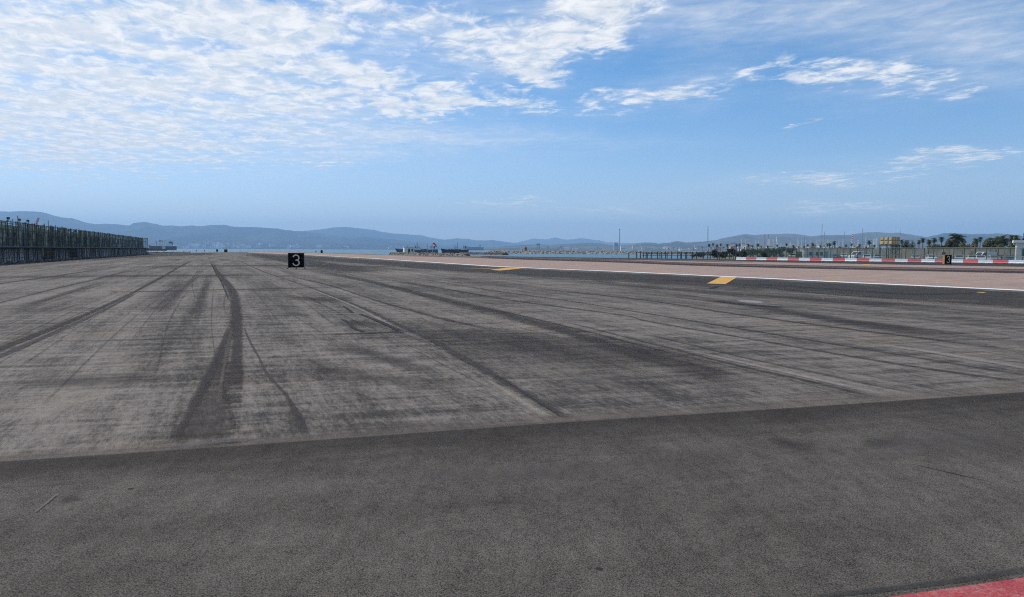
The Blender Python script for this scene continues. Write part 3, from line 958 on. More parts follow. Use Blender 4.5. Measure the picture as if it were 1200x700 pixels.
def far_building(px, Y, z, k, sc_=1.0):
    where = 'on the hazy left shore, under the left hills' if px < 300 and Y > 6000 else 'on the hazy shore above the nearer numbered sign' if Y > 6000 else 'beyond the long rock breakwater, near the thin chimney' if px < 835 else 'low in the town behind the masts and palms'
    e = empty('building', (XY(px, Y), Y, z), random.uniform(-.5, .5), KL[k] + ' ' + where, 'building', KL[k] + 's ' + where)
    e.scale = (sc_, sc_, sc_)
    w, wi, r_ = protoB[k]
    o = link('wall', w, e)
    o = link('windows', wi, e)
    o['kind'] = 'stuff'
    o = link('roof', r_, e)


rr = random.Random(5)
for i in range(120):
    px = rr.choice((rr.uniform(215, 300), rr.uniform(180, 345), rr.uniform(330, 470), rr.uniform(230, 262)))
    Y = rr.uniform(6900, 7700)
    far_building(px, Y, SEA + 2 + (Y - 6900) * .03, rr.randrange(5), rr.uniform(.9, 1.8))
for i in range(60):
    px = rr.uniform(640, 860)
    Y = rr.uniform(4700, 6000)
    far_building(px, Y, SEA + 2 + (Y - 4700) * .012, rr.choice((0, 2, 4, 0, 3)), rr.uniform(.5, .9))
for i in range(75):
    px = rr.uniform(835, 1210)
    Y = rr.uniform(2600, 5200)
    far_building(px, Y, SEA + 2 + (Y - 2600) * .008, rr.choice((0, 2, 4, 0, 1)), rr.uniform(.4, .8))

# port cranes across the bay
def gantry(px, Y, s_, group, label, mat):
    e = empty('port_crane', (XY(px, Y), Y, SEA + 2), rr.uniform(-.3, .3), label, 'crane', group)
    lg = MB()
    for x in (-9, 9):
        for y in (-8, 8):
            mb = MB().tube((x, y, 0), (x, y, 42), 1.1, 1.0, 4); mb.build('leg', mat, e)
    MB().box(-9, 9, -9, -7, 20, 22).box(-9, 9, 7, 9, 40, 42).box(-9, 9, -9, -7, 40, 42).build('portal_beam', mat, e)
    MB().box(-60, 26, -1.5, 1.5, 42, 45).build('boom', mat, e)
    MB().tube((0, 0, 45), (0, 0, 66), 1.2, .8, 4).tube((0, 0, 66), (-52, 0, 45), .5, .5, 4).tube((0, 0, 66), (24, 0, 45), .5, .5, 4).build('mast', mat, e)
    e.scale = (s_, s_, s_)
    return e


for px, Y, s_ in ((244, 6500, .9), (252, 6600, 1.0), (236, 6700, .8)):
    gantry(px, Y, s_, 'container cranes in the far port', 'hazy container crane in the port across the bay, behind the small marker boards', M_STEEL)

# power station chimney with boiler house
def chimney(px, Y, h, r, label, banded=False):
    e = empty('chimney', (XY(px, Y), Y, SEA + 2), 0, label, 'chimney')
    MB().tube((0, 0, 0), (0, 0, h), r, r * .8, 12).build('shaft', M_STEEL if not banded else M_WSTEEL, e)
    MB().tube((0, 0, h), (0, 0, h + h * .04), r * .95, r * .9, 12).build('cap', M_DSTEEL, e)
    if banded:
        for k in range(3):
            MB().tube((0, 0, h * (.6 + k * .13)), (0, 0, h * (.66 + k * .13)), r * 1.03, r * 1.02, 12).build('band', M_RSTEEL, e)
    return e


chimney(725.3, 4700, 139, 3.2, 'tall thin power station chimney standing alone beyond the breakwater')
e = empty('boiler_house', (XY(721, 4720), 4720, SEA + 2), .1, 'tall grey boiler house beside the thin power station chimney', 'power station')
MB().box(-13, 13, -12, 12, 0, 52).build('wall', M_STEEL, e)
MB().box(-14, 14, -13, 13, 52.01, 54).build('roof', M_STEEL, e)
MB().box(-10, 10, -12.3, -12, 30, 33).box(-10, 10, -12.3, -12, 40, 43).build('louvre_panel', M_DSTEEL, e)
e = empty('boiler_house', (XY(732, 4750), 4750, SEA + 2), 0, 'lower stepped plant building right of the power station chimney', 'power station')
MB().box(-30, 5, -12, 12, 0, 34).box(5.02, 40, -12, 12, 0, 22).build('wall', M_BW, e)
MB().box(-31, 6, -13, 13, 34.01, 35).build('roof', M_STEEL, e)
MB().box(-28, 4, -12.3, -12, 14, 17).box(8, 38, -12.3, -12, 10, 13).build('window_band', M_DSTEEL, e)


def tower(px, Y, h, kind, label, group):
    e = empty('process_tower', (XY(px, Y), Y, SEA + 2), rr.uniform(0, 3), label, 'tower', group)
    r = rr.uniform(1.2, 3.2)
    mt = rr.choice((M_WSTEEL, M_WSTEEL, M_STEEL, M_BW))
    if kind == 0:       # column with platforms
        MB().tube((0, 0, 0), (0, 0, h), r, r, 8).build('column', mt, e)
        p = MB()
        for k in range(3): p.tube((0, 0, h * (.4 + .25 * k)), (0, 0, h * (.4 + .25 * k) + .6), r * 1.7, r * 1.7, 8)
        p.build('platform', M_STEEL, e)
    elif kind == 1:     # lattice frame
        f = MB(); w = 3.2
        for x in (-w, w):
            for y in (-w, w): f.tube((x, y, 0), (x * .5, y * .5, h), .35, .3, 4)
        for k in range(6):
            z = h * k / 6; s_ = 1 - .5 * k / 6
            for a, b in (((-1, -1), (1, -1)), ((1, -1), (1, 1)), ((1, 1), (-1, 1)), ((-1, 1), (-1, -1))):
                f.tube((a[0] * w * s_, a[1] * w * s_, z), (b[0] * w * s_ * .92, b[1] * w * s_ * .92, z + h / 6), .22, .22, 4)
        f.build('lattice_frame', mt, e)
        MB().tube((0, 0, h * .2), (0, 0, h * 1.05), .5, .4, 6).build('flare_pipe', M_RUST, e)
    else:               # tank group
        MB().tube((0, 0, 0), (0, 0, h * .45), r * 4, r * 4, 14).build('tank', M_WSTEEL, e)
        MB().tube((0, 0, h * .45), (0, 0, h * .52), r * 4, r * .4, 14).build('tank_roof', M_WSTEEL, e)
    return e


for k in range(30):
    px = 838 + k * 6.2 + rr.uniform(-2, 2); Y = rr.uniform(900, 1500)
    ty = rr.uniform(287.2, 291.5)
    h = (HZ(px) - ty) / F * Y + CAMZ - LOTZ
    w = rr.uniform(8, 17)
    pink = k % 3 == 0
    e = empty('shed', (XY(px, Y), Y, LOTZ), rr.uniform(-.3, .3), ('pinkish' if pink else 'white') + ' shed or low block of the boatyard behind the palms, left of the water tank', 'building', ('pinkish' if pink else 'white') + ' boatyard sheds')
    MB().box(-w / 2, w / 2, -5, 5, 0, h * .85).build('wall', simple('pink_render', (.55, .40, .34), .9) if pink else M_BW, e)
    MB().prism([(-w / 2 - .3, h * .853), (w / 2 + .3, h * .853), (0 if k % 2 else w * .4, h)], -5.3, 5.3).build('roof', M_BR if pink else M_STEEL, e)
    wn = MB()
    for q in range(int(w / 2.5)): wn.box(-w / 2 + .6 + q * 2.5, -w / 2 + 1.7 + q * 2.5, -5.06, -4.99, h * .4, h * .62)
    wn.build('window_row', M_GLASS, e)

LT = ('slim pale refinery column rising among the port masts', 'open steel lattice flare tower rising among the port masts', 'squat white storage tank at the foot of the refinery')
GT = ('refinery columns behind the palms', 'refinery lattice towers behind the palms', 'refinery storage tanks behind the palms')
for i in range(34):
    px = rr.gauss(935, 45) if i % 3 else rr.uniform(865, 1030)
    if not 855 < px < 1060: continue
    Y = rr.uniform(2400, 3600)
    topy = rr.uniform(281, 291) if i % 4 else rr.uniform(276, 283)
    h = (HZ(px) - topy) / F * Y + CAMZ + 4
    k = rr.choice((0, 0, 1, 1, 2)) if topy > 283 else rr.choice((0, 1))
    if k == 2: h *= .9
    tower(px, Y, h, k, LT[k], GT[k])
for px, ty in ((894.7, 276.4), (898.6, 276.2)):
    Y = 2700
    chimney(px, Y, (HZ(px) - ty) / F * Y + 3, 2.3, 'left of two paired pale refinery chimneys above the palms' if px < 896 else 'right of two paired pale refinery chimneys above the palms')
chimney(997.3, 2700, (HZ(997) - 275.5) / F * 2700 + 3, 2.0, 'red and white banded chimney left of the yellow water tank', True)
chimney(1000.6, 2750, (HZ(1000) - 279) / F * 2750 + 3, 1.4, 'shorter banded chimney close beside the taller banded one', True)
gantry(877.6, 1500, .42, None, 'white gantry crane showing above the palms left of the paired chimneys', M_WSTEEL)
gantry(869, 1900, .5, None, 'faint grey crane left of the white gantry crane', M_STEEL)


# thin masts
def mast(px, Y, topy, label, lattice=False, mat=None):
    h = (HZ(px) - topy) / F * Y + CAMZ - LOTZ
    e = empty('mast', (XY(px, Y), Y, LOTZ), 0, label, 'mast')
    mat = mat or M_STEEL
    if lattice:
        f = MB(); w = .32
        for x, y in ((-w, -w), (w, -w), (0, w)): f.tube((x, y, 0), (x * .7, y * .7, h), .05, .05, 4)
        k = 0
        while k * .7 < h - .8:
            z = k * .7
            f.tube((-w * .9, -w * .9, z), (w * .9, -w * .9, z + .7), .03, .03, 3)
            f.tube((w * .9, -w * .9, z), (0, w * .9, z + .7), .03, .03, 3); k += 1
        f.build('lattice_frame', mat, e)
    else:
        MB().tube((0, 0, 0), (0, 0, h), Y * .00042, Y * .0003, 6).build('pole', mat, e)
    MB().tube((0, 0, h), (0, 0, h + .8), .04, .03, 4).build('aerial', M_DSTEEL, e)
    MB().box(-.5, .5, -.5, .5, 0, .3).build('footing', M_STONE, e)
    return e


mast(828.2, 380, 265.8, 'tall grey lattice mast left of the striped barrier', True)
mast(961.3, 520, 263.2, 'tallest thin mast above the white cabin')
mast(964.6, 560, 272, 'shorter mast close right of the tallest thin mast')
mast(1052.5, 300, 271, 'thin mast with crossbar right of the yellow water tank')
mast(987.4, 620, 272.0, 'thin mast between the low beige roof and a palm')
mast(1008.5, 560, 269.2, 'faint thin mast left of the yellow water tank')
for k, px in enumerate((868, 873, 884, 888, 905, 910, 914, 921, 926, 933, 938, 943, 948, 956, 972, 979, 1003, 1012, 1017, 1022)):
    e = mast(px, 700 + (k * 97) % 300, 279 + (k * 37) % 9, 'bare pale boat mast among the crowded masts behind the palms', False, M_WSTEEL)
    e['group'] = 'boat masts behind the palms'

# ------------------------------------------------------------------ breakwaters of loose rock
def rocks(name, a, b, width, top, size, n, seed, kind='stuff', zb=None, mat=None):
    r = random.Random(seed)
    zb = SEA - .5 if zb is None else zb
    mb = MB()
    d = (b - a); L = d.length; d.normalize(); nn = Vector((-d.y, d.x, 0))
    # core
    c = [a + nn * width * .5, b + nn * width * .5, b - nn * width * .5, a - nn * width * .5]
    ct = [a + nn * width * .18, b + nn * width * .18, b - nn * width * .18, a - nn * width * .18]
    base = [Vector((p.x, p.y, zb)) for p in c]; tp = [Vector((p.x, p.y, top - size * .4)) for p in ct]
    mb.poly(tp)
    for k in range(4):
        j = (k + 1) % 4
        mb.poly([base[k], base[j], tp[j], tp[k]])
    for i in range(n):
        t = r.random() * L; s_ = r.uniform(-.5, .5)
        p = a + d * t + nn * width * s_
        e_ = 1 - max(0, (abs(s_) - .18) / .32)
        z = zb + (top - zb) * e_ - size * .2 + r.uniform(-.3, .3) * size
        rr_ = size * r.uniform(.45, 1.0)
        # squashed irregular octahedron
        b0 = len(mb.v)
        for q in ((1, 0, 0), (0, 1, 0), (-1, 0, 0), (0, -1, 0), (0, 0, 1), (0, 0, -1)):
            k = rr_ * r.uniform(.6, 1.25)
            mb.v.append((p.x + q[0] * k + r.uniform(-.2, .2) * rr_, p.y + q[1] * k + r.uniform(-.2, .2) * rr_, z + q[2] * k * .7))
        for f in ((0, 1, 4), (1, 2, 4), (2, 3, 4), (3, 0, 4), (1, 0, 5), (2, 1, 5), (3, 2, 5), (0, 3, 5)):
            mb.f.append([b0 + x for x in f]); mb.mi.append(0)
    return mb.build(name, mat or M_STONE)


M_ROCKP = simple('pale_rock', (.36, .29, .21), .95, .5, .35, obj=False)
M_ROCKD = simple('dark_rock', (.10, .085, .07), .95, .5, .5, obj=False)
o = rocks('breakwater', Vector((XY(571, 690), 690, 0)), Vector((XY(905, 700), 700, 0)), 12, .75, 1.0, 2600, 4, mat=M_ROCKP)
tag(o, 'long pale rock breakwater lying across the blue water', 'breakwater', kind='stuff')
o = rocks('breakwater', Vector((XY(540, 560), 560, 0)), Vector((XY(592, 500), 500, 0)), 8, -.6, .8, 700, 5, mat=M_ROCKD)
tag(o, 'short dark rock spit ending left of the blue water', 'breakwater', kind='stuff')
# quay of stones at the edge of the runway, under the moored ships
qa, qb = AT(458, 297, 250), AT(549, 297, 215)
o = rocks('stone_quay', Vector((XY(458, 245), 245, 0)), Vector((XY(548, 205), 205, 0)), 3.2, .45, .45, 1100, 6, mat=simple('quay_rock', (.24, .21, .17), .95, .5, 1.2, obj=False))
tag(o, 'low bank of mixed stones below the moored dark blue ships', 'stone bank', kind='stuff')
o = rocks('stone_edge', Vector((-176, 262, 0)), Vector((XY(224, 300), 300, 0)), 2.4, .25, .35, 420, 7, mat=M_ROCKP)
tag(o, 'pale stones along the shore right of the green scaffold', 'stone bank', kind='stuff')

# small buildings on the breakwater and quay
def hut(name, px, Y, z, w, d, h, mt, label, cat, roof=None, rz=0.0, door=True):
    e = empty(name, (XY(px, Y), Y, z), rz, label, cat)
    MB().box(-w / 2, w / 2, -d / 2, d / 2, 0, h).build('wall', mt, e)
    MB().box(-w / 2 - .12, w / 2 + .12, -d / 2 - .12, d / 2 + .12, h + .003, h + .18).build('roof', roof or mt, e)
    if door:
        MB().box(-w * .12, w * .06, -d / 2 - .04, -d / 2 + .02, 0.02, min(2.0, h * .8)).build('door', M_DSTEEL, e)
        MB().box(w * .2, w * .36, -d / 2 - .04, -d / 2 + .02, h * .4, h * .75).build('window', M_GLASS, e)
    return e


hut('hut', 479, 240, .0, 3.4, 3, 2.35, M_BW, 'square cream hut on the quay in front of the blue ships', 'hut', rz=.3)
hut('hut', 612.5, 700, .5, 4.2, 4, 4.0, M_WSTEEL, 'small white block on the rock breakwater', 'hut')
e = empty('signal_cabin', (XY(615.5, 702), 702, .5), 0, 'dark red cabin tower touching the white breakwater block', 'cabin')
MB().box(-1.4, 1.4, -1.4, 1.4, 0, 3.4).build('wall', M_RUST, e)
MB().box(-1.7, 1.7, -1.7, 1.7, 3.42, 3.7).build('roof', M_DSTEEL, e)
MB().tube((0, 0, 3.7), (0, 0, 6), .12, .1, 5).build('pole', M_DSTEEL, e)
e = empty('lattice_tower', (XY(630.5, 900), 900, SEA), 0, 'grey lattice tower rising behind the breakwater', 'tower')
f = MB()
for x in (-2.2, 2.2):
    for y in (-1.5, 1.5): f.tube((x, y, 0), (x * .55, y * .55, 10.5), .22, .2, 4)
for k in range(5): f.tube((-2.2, -1.5, k * 2), (2, -1.5, k * 2 + 2), .12, .12, 4).tube((2.2, -1.5, k * 2), (-2, -1.5, k * 2 + 2), .12, .12, 4)
f.build('lattice_frame', M_STEEL, e)
MB().box(-2.4, 2.4, -1.6, 1.6, 10.5, 11.6).build('platform', M_STEEL, e)


# ------------------------------------------------------------------ ships
def hull_mesh(L, B, H, mats, bow=.22, sheer=.25):
    """hull with pointed raked bow, rounded stern, sheer line; bow at +x; deck inside"""
    N = 14; V = []; Fc = []; MI = []
    for i in range(N + 1):
        t = i / N; x = -L / 2 + L * t
        if t > 1 - bow:
            wv = (1 - ((t - (1 - bow)) / bow) ** 1.8)
        elif t < .1:
            wv = .72 + .28 * (t / .1)
        else: wv = 1
        hb = B / 2 * max(wv, .02)
        z1 = H + sheer * H * (max(0, (t - .6) / .4) ** 2 * 1.2 + max(0, (.2 - t) / .2) ** 2 * .35)
        rake = (max(0, t - .8) / .2) * L * .035
        for (yy, zz, xx) in ((-hb * .75, 0, x - rake), (-hb * .95, z1 * .45, x), (-hb, z1, x + rake), (hb, z1, x + rake), (hb * .95, z1 * .45, x), (hb * .75, 0, x - rake)):
            V.append((xx, yy, zz))
    for i in range(N):
        a = i * 6; b = a + 6
        for k, m_ in ((0, 1), (1, 0), (2, 2), (3, 0), (4, 1), (5, 1)):
            j = (k + 1) % 6
            Fc.append([a + k, b + k, b + j, a + j]); MI.append(m_)
    Fc.append([0, 1, 2, 3, 4, 5]); MI.append(0)
    Fc.append([N * 6 + k for k in range(5, -1, -1)]); MI.append(0)
    mb = MB(); mb.v = V; mb.f = Fc; mb.mi = MI
    return mb


M_HULLB = simple('dark_blue_hull', (.03, .07, .13), .5, .2, .1)
M_HULLK = simple('black_hull', (.02, .025, .035), .5, .2, .1)
M_HULLR = simple('red_brown_hull', (.16, .05, .04), .6, .25, .1)
M_DECK = simple('deck_paint', (.22, .18, .14), .8, .2, .3)
M_HULLF = simple('tanker_hull', (.20, .14, .13), .7, .15, .02)


def ship(px0, px1, Y, hullm, H, flip, label, hs=1.0, house_t=.15, cranes=(), masts=(), extra=None, bridgem=None):
    L = (px1 - px0) / F * Y
    e = empty('ship', (XY((px0 + px1) / 2, Y), Y, SEA - .6), math.pi if flip else 0, label, 'ship')
    hull_mesh(L, L * .17, H, None).build('hull', [hullm, M_HULLR, M_DECK], e)
    hx = -L / 2 + L * house_t
    hw = L * .055
    z = H * 1.02
    hh = hs
    s = MB()
    s.box(hx - hw * 1.3, hx + hw * 1.3, -L * .065, L * .065, z, z + hh)
    s.box(hx - hw, hx + hw * .9, -L * .055, L * .055, z + hh + .01, z + 2 * hh)
    sup = s.build('deckhouse', M_WSTEEL, e)
    MB().box(hx - hw * .8, hx + hw * .8, -L * .07, L * .07, z + 2 * hh + .02, z + 2.9 * hh).build('bridge', bridgem or M_WSTEEL, e)
    MB().box(hx - hw * .82, hx + hw * .82, -L * .0702, L * .0702, z + 2.35 * hh, z + 2.65 * hh).build('bridge_window', M_GLASS, e)
    MB().tube((hx - hw * 1.1, 0, z + hh), (hx - hw * 1.15, 0, z + 3.1 * hh), hw * .32, hw * .28, 8).build('funnel', hullm, e)
    MB().tube((hx, 0, z + 2.9 * hh), (hx, 0, z + 4.6 * hh), .16, .1, 5).box(hx - .1, hx + .1, -1.2, 1.2, z + 3.6 * hh, z + 3.75 * hh).build('radar_mast', M_DSTEEL, e)
    for t, h in masts:
        MB().tube((-L / 2 + L * t, 0, z), (-L / 2 + L * t, 0, z + h), .28, .16, 5).tube((-L / 2 + L * t, 0, z + h * .25), (-L / 2 + L * t + h * .5, 0, z + h * .8), .14, .1, 4).build('mast', M_DSTEEL, e)
    for t, h, mt in cranes:
        x = -L / 2 + L * t
        cr = MB().tube((x, 0, z), (x, 0, z + h), .6, .5, 6).build('crane', mt, e)
        MB().tube((x, 0, z + h), (x - h * 1.1, 0, z + h * 1.15), .35, .2, 4).box(x - .9, x + .9, -.9, .9, z + h * .8, z + h * 1.1).build('jib', mt, cr)
    rl = MB()
    for side in (-1, 1):
        rl.tube((-L * .45, side * L * .078, z + 1), (L * .25, side * L * .078, z + 1), .05, .05, 4)
        for k in range(18): rl.tube((-L * .45 + k * L * .7 / 17, side * L * .078, z - .1), (-L * .45 + k * L * .7 / 17, side * L * .078, z + 1), .04, .04, 3)
    rl.build('railing', M_WSTEEL, e)
    hatch = MB()
    for k in range(5): hatch.box(-L * .22 + k * L * .1, -L * .14 + k * L * .1, -L * .05, L * .05, z - .2, z + .7)
    hatch.build('hatch', M_DECK, e)
    return e


ship(464.5, 513, 760, M_HULLB, 4.1, True, 'long dark blue ship behind the cream hut, two white deckhouses', 1.2, .14, (), ((.5, 8), (.72, 5)))
e = empty('tug', (XY(490, 735), 735, SEA - .5), 0, 'blue tug with white wheelhouse moored alongside the long blue ship', 'tug')
hull_mesh(17, 5, 3.6, None).build('hull', [M_HULLB, M_HULLR, M_DECK], e)
MB().box(-3, 2.5, -1.6, 1.6, 3.7, 5.6).box(-2, 1.6, -1.4, 1.4, 5.62, 7.2).build('wheelhouse', M_WSTEEL, e)
MB().box(-2.02, 1.62, -1.42, 1.42, 6.3, 6.9).build('window_band', M_GLASS, e)
MB().tube((-.5, 0, 7.2), (-.5, 0, 11.5), .14, .08, 5).build('mast', M_DSTEEL, e)
MB().tube((-2.6, 0, 5.6), (-2.7, 0, 7.6), .5, .45, 7).build('funnel', M_DSTEEL, e)
ship(517.5, 549, 640, M_HULLK, 4.1, True, 'black coaster with its bow to the left, right of the windsock', 1.1, .17, (), ((.42, 6.2), (.50, 3.6)))
ship(546, 566.5, 4600, M_HULLF, 21, True, 'pale hazy tanker far out right of the black coaster', 5.0, .22, (), ())
e = ship(176, 207, 1500, M_HULLK, 8.5, True, 'dark cargo ship with deck cranes right of the green scaffold', 3.3, .20, ((.42, 10, M_WSTEEL), (.60, 12, M_RSTEEL), (.74, 9, M_STEEL), (.52, 11, M_STEEL)), ((.33, 14), (.82, 6)), bridgem=M_HULLK)
hl = MB().box(-1, 1, -1, 1, 0, 1)
e2 = empty('barge', (XY(184, 1100), 1100, SEA - .4), 0, 'low rusty barge moored in front of the dark cargo ship', 'barge')
hull_mesh(33, 8, 3.2, None, .1, .1).build('hull', [M_HULLK, M_HULLR, M_DECK], e2)
mbx = MB()
for k in range(6): mbx.box(-14 + k * 4.2, -11 + k * 4.2, -2, 2, 3.2, 4.8 + (k % 3) * .7)
mbx.build('cargo', M_RUST, e2)
MB().box(9, 13, -2, 2, 3.3, 7).build('cabin', M_WSTEEL, e2)

# windsock, poles near the quay
def windsock(px, Y):
    e = empty('windsock', (XY(px, Y), Y, 0), 0, 'red windsock on a thin pole in front of the blue ships', 'windsock')
    h = (HZ(px) - 285.2) / F * Y + CAMZ
    MB().tube((0, 0, 0), (0, 0, h), .07, .05, 6).build('pole', M_WSTEEL, e)
    f = MB(); P = [(0, 0, h - .1), (.35, 0, h - .0), (.75, 0, h - .35), (1.05, 0, h - .8), (1.25, 0, h - 1.3)]
    rd_ = [.28, .27, .23, .19, .15]
    for k in range(4): f.tube(P[k], P[k + 1], rd_[k], rd_[k + 1], 8, cap=False)
    f.build('sock', simple('red_fabric', (.72, .10, .06), .8, .1, 2), e)
    MB().box(-.3, .3, -.3, .3, 0, .25).build('footing', M_STONE, e)


windsock(507, 235)


def striped_pole(px, Y, topy, label, n=7):
    h = (HZ(px) - topy) / F * Y + CAMZ
    e = empty('striped_pole', (XY(px, Y), Y, 0), 0, label, 'pole')
    for k in range(n):
        MB().tube((0, 0, h * k / n), (0, 0, h * (k + 1) / n), .10, .10, 8).build('band', M_RSTEEL if k % 2 else M_WSTEEL, e)
    MB().tube((0, 0, h), (0, 0, h + .2), .06, .04, 6).build('lamp', M_DSTEEL, e)


striped_pole(500.5, 238, 285.2, 'red and white banded pole right of the cream hut')

# ------------------------------------------------------------------ distance marker signs
M_SIGNBLACK = simple('black_sign_face', (.004, .004, .004), .7, .1, 2, spec=.05)
M_SIGNFRAME = simple('orange_frame', (.46, .22, .05), .6, .15, 2)
M_SIGNDIGIT = simple('pale_digit', (.78, .68, .50), .6, .05, 3)
M_FRB = simple('dark_brown_frame', (.09, .045, .03), .6, .15, 2)


def digit_mesh(txt, size):
    cu = bpy.data.curves.new('digit', 'FONT')
    cu.body = txt; cu.size = size; cu.align_x = 'CENTER'; cu.align_y = 'CENTER'; cu.extrude = .006; cu.resolution_u = 6
    o = bpy.data.objects.new('digit', cu); C.objects.link(o)
    dg = bpy.context.evaluated_depsgraph_get()
    me = bpy.data.meshes.new_from_object(o.evaluated_get(dg))
    bpy.data.objects.remove(o)
    me.materials.clear(); me.materials.append(M_SIGNDIGIT)
    return me


def three_mesh(h, w, t):
    """numeral 3 drawn as a rounded stroke, in the x-z plane, facing -y"""
    pts = []
    r2 = (h / 2) * .53; r1 = (h / 2) * .50
    c1 = h / 2 - r1; c2 = -h / 2 + r2
    for k in range(13):
        a = R(165 - k * (165 + 80) / 12)
        pts.append((math.cos(a) * w / 2 * .93, c1 + math.sin(a) * r1))
    mid = (w * .0, (c1 - r1 + c2 + r2) / 2)
    pts.append((-w * .06, mid[1]))
    p2 = [(-w * .06, mid[1])]
    for k in range(14):
        a = R(80 - k * (80 + 168) / 13)
        p2.append((math.cos(a) * w / 2, c2 + math.sin(a) * r2))
    mb = MB()
    for P in (pts, p2):
        L, Q = [], []
        for i, p in enumerate(P):
            a = P[max(i - 1, 0)]; b = P[min(i + 1, len(P) - 1)]
            d = Vector((b[0] - a[0], b[1] - a[1])).normalized()
            L.append((p[0] - d.y * t / 2, p[1] + d.x * t / 2)); Q.append((p[0] + d.y * t / 2, p[1] - d.x * t / 2))
        yy = -.002 if P is pts else .0
        for i in range(len(P) - 1):
            b0 = len(mb.v)
            for q in (L[i], L[i + 1], Q[i + 1], Q[i]): mb.v.append((q[0], yy - .012, q[1]))
            for q in (L[i], L[i + 1], Q[i + 1], Q[i]): mb.v.append((q[0], yy + .01, q[1]))
            for q in ((0, 1, 2, 3), (7, 6, 5, 4), (0, 4, 5, 1), (2, 6, 7, 3), (1, 5, 6, 2), (3, 7, 4, 0)):
                mb.f.append([b0 + x for x in q]); mb.mi.append(0)
    return mb


def marker_sign(px, py, label, rz, side_mat, W_=1.24, Hh=1.16, z0=.12):
    p = GP(px, py)
    e = empty('distance_sign', (p.x, p.y, 0), rz, label, 'sign')
    D_ = .29
    MB().box(-W_ / 2, W_ / 2, -D_ / 2 + .02, D_ / 2, z0, z0 + Hh).build('case', side_mat, e, bevel=.01)
    MB().box(-W_ / 2 + .03, W_ / 2 - .03, -D_ / 2, -D_ / 2 + .019, z0 + .03, z0 + Hh - .03).build('face', M_SIGNBLACK, e)
    fr = MB(); t = .032; y0, y1 = -D_ / 2 - .012, -D_ / 2 + .03
    fr.box(-W_ / 2 - .004, -W_ / 2 + t, y0, y1, z0 + t, z0 + Hh - t)
    fr.box(W_ / 2 - t, W_ / 2 + .004, y0, y1, z0 + t, z0 + Hh - t)
    fr.box(-W_ / 2 - .004, W_ / 2 + .004, y0, y1, z0 + Hh - t, z0 + Hh + .004)
    fr.box(-W_ / 2 - .004, W_ / 2 + .004, y0, y1, z0 - .004, z0 + t)
    fr.build('rim', M_FRB, e)
    d = three_mesh(.84, .48, .088)
    o = d.build('numeral', M_SIGNDIGIT, e)
    o.location = (0, -D_ / 2 - .008, z0 + Hh / 2)
    for x, sx in ((-W_ / 2 + .02, -.09), (0, 0), (W_ / 2 - .02, .09)):
        MB().tube((x, 0, z0), (x + sx, -.02, .02), .028, .028, 6).box(x + sx - .08, x + sx + .08, -.1, .06, .004, .03).build('foot', M_DSTEEL, e)
    return e


marker_sign(347.3, 315.4, 'black distance sign with a pale 3, nearer one, on short feet on the open apron', R(12), M_FRB)
marker_sign(1109.6, 310.2, 'black distance sign with a pale 3 and orange side, before the striped barrier', R(22), M_SIGNFRAME, 1.24, 1.16, .06)

# small far marker boards seen from behind and the side
def board(px, Y, w, h, z0, label, rz=0.0, n=1):
    e = empty('marker_board', (XY(px, Y), Y, 0), rz, label, 'marker board')
    MB().box(-w / 2, w / 2, -.12, .12, z0, z0 + h).build('case', M_DSTEEL, e, bevel=.02)
    MB().box(-w / 2 + .06, w / 2 - .06, -.14, -.121, z0 + .05, z0 + h - .05).build('face', M_SIGNBLACK, e)
    for x in (-w * .4, w * .4): MB().box(x - .05, x + .05, -.2, .2, 0, z0).build('foot', M_DSTEEL, e)


board(264.2, 300, .68, 1.2, .12, 'left of two small black boards standing side by side far down the apron')
board(266.2, 302, .62, 1.2, .12, 'right of two small black boards standing side by side far down the apron', .4)
board(255, 345, .85, 1.15, .12, 'small black board left of the far pair of boards')
board(377.2, 270, .8, 1.1, .1, 'small black board on the runway edge right of the nearer numbered sign')
for px, Y, l in ((240, 340, 'tiny dark edge lamp far left of the black board'), (230.5, 335, 'tiny dark edge lamp furthest to the left on the far apron edge'), (370.5, 300, 'small dark edge lamp just left of the runway board'),
                 (350.5, 330, 'small pale edge lamp above the nearer numbered sign'), (192.5, 285, 'yellow edge lamp below the dark cargo ship'), (216, 310, 'pale edge lamp on the shore right of the cargo ship')):
    mt = simple('lamp_yellow', (.55, .33, .03), .5) if 'yellow' in l else (M_WSTEEL if 'pale' in l else M_DSTEEL)
    e = empty('edge_lamp', (XY(px, Y), Y, 0), 0, l, 'lamp')
    MB().tube((0, 0, 0), (0, 0, .45), .06, .06, 6).build('stem', M_DSTEEL, e)
    MB().tube((0, 0, .45), (0, 0, .95), .26, .18, 8).build('head', mt, e)

# ------------------------------------------------------------------ striped barrier
def m_barrier(name, col):
    m, g, bs, out = material(name)
    tcn = g.n('ShaderNodeTexCoord').outputs['Object']
    n = g.noise(tcn, 4, 5, .65)
    x, y, z = g.sep(tcn)
    oi = g.n('ShaderNodeObjectInfo').outputs['Random']
    f = g.m('MULTIPLY', g.ss(n, .3, .7, .86, 1.1), g.ss(oi, 0, 1, .9, 1.06))
    dirt = g.ss(g.m('ADD', z, g.m('MULTIPLY', n, .12)), .04, .16)
    c = g.mix(1.0, col, g.vec(f, f, f), 'MULTIPLY')
    c = g.mix(g.m('SUBTRACT', 1.0, dirt), c, (.12, .10, .085))
    g.put(bs.inputs['Base Color'], c)
    bs.inputs['Roughness'].default_value = .55
    return m


M_BWH = m_barrier('white_plastic', (.84, .84, .82))
M_BRD = m_barrier('red_plastic', (.72, .16, .155))
seglen = (BARR1 - BARR0).length / 23.0


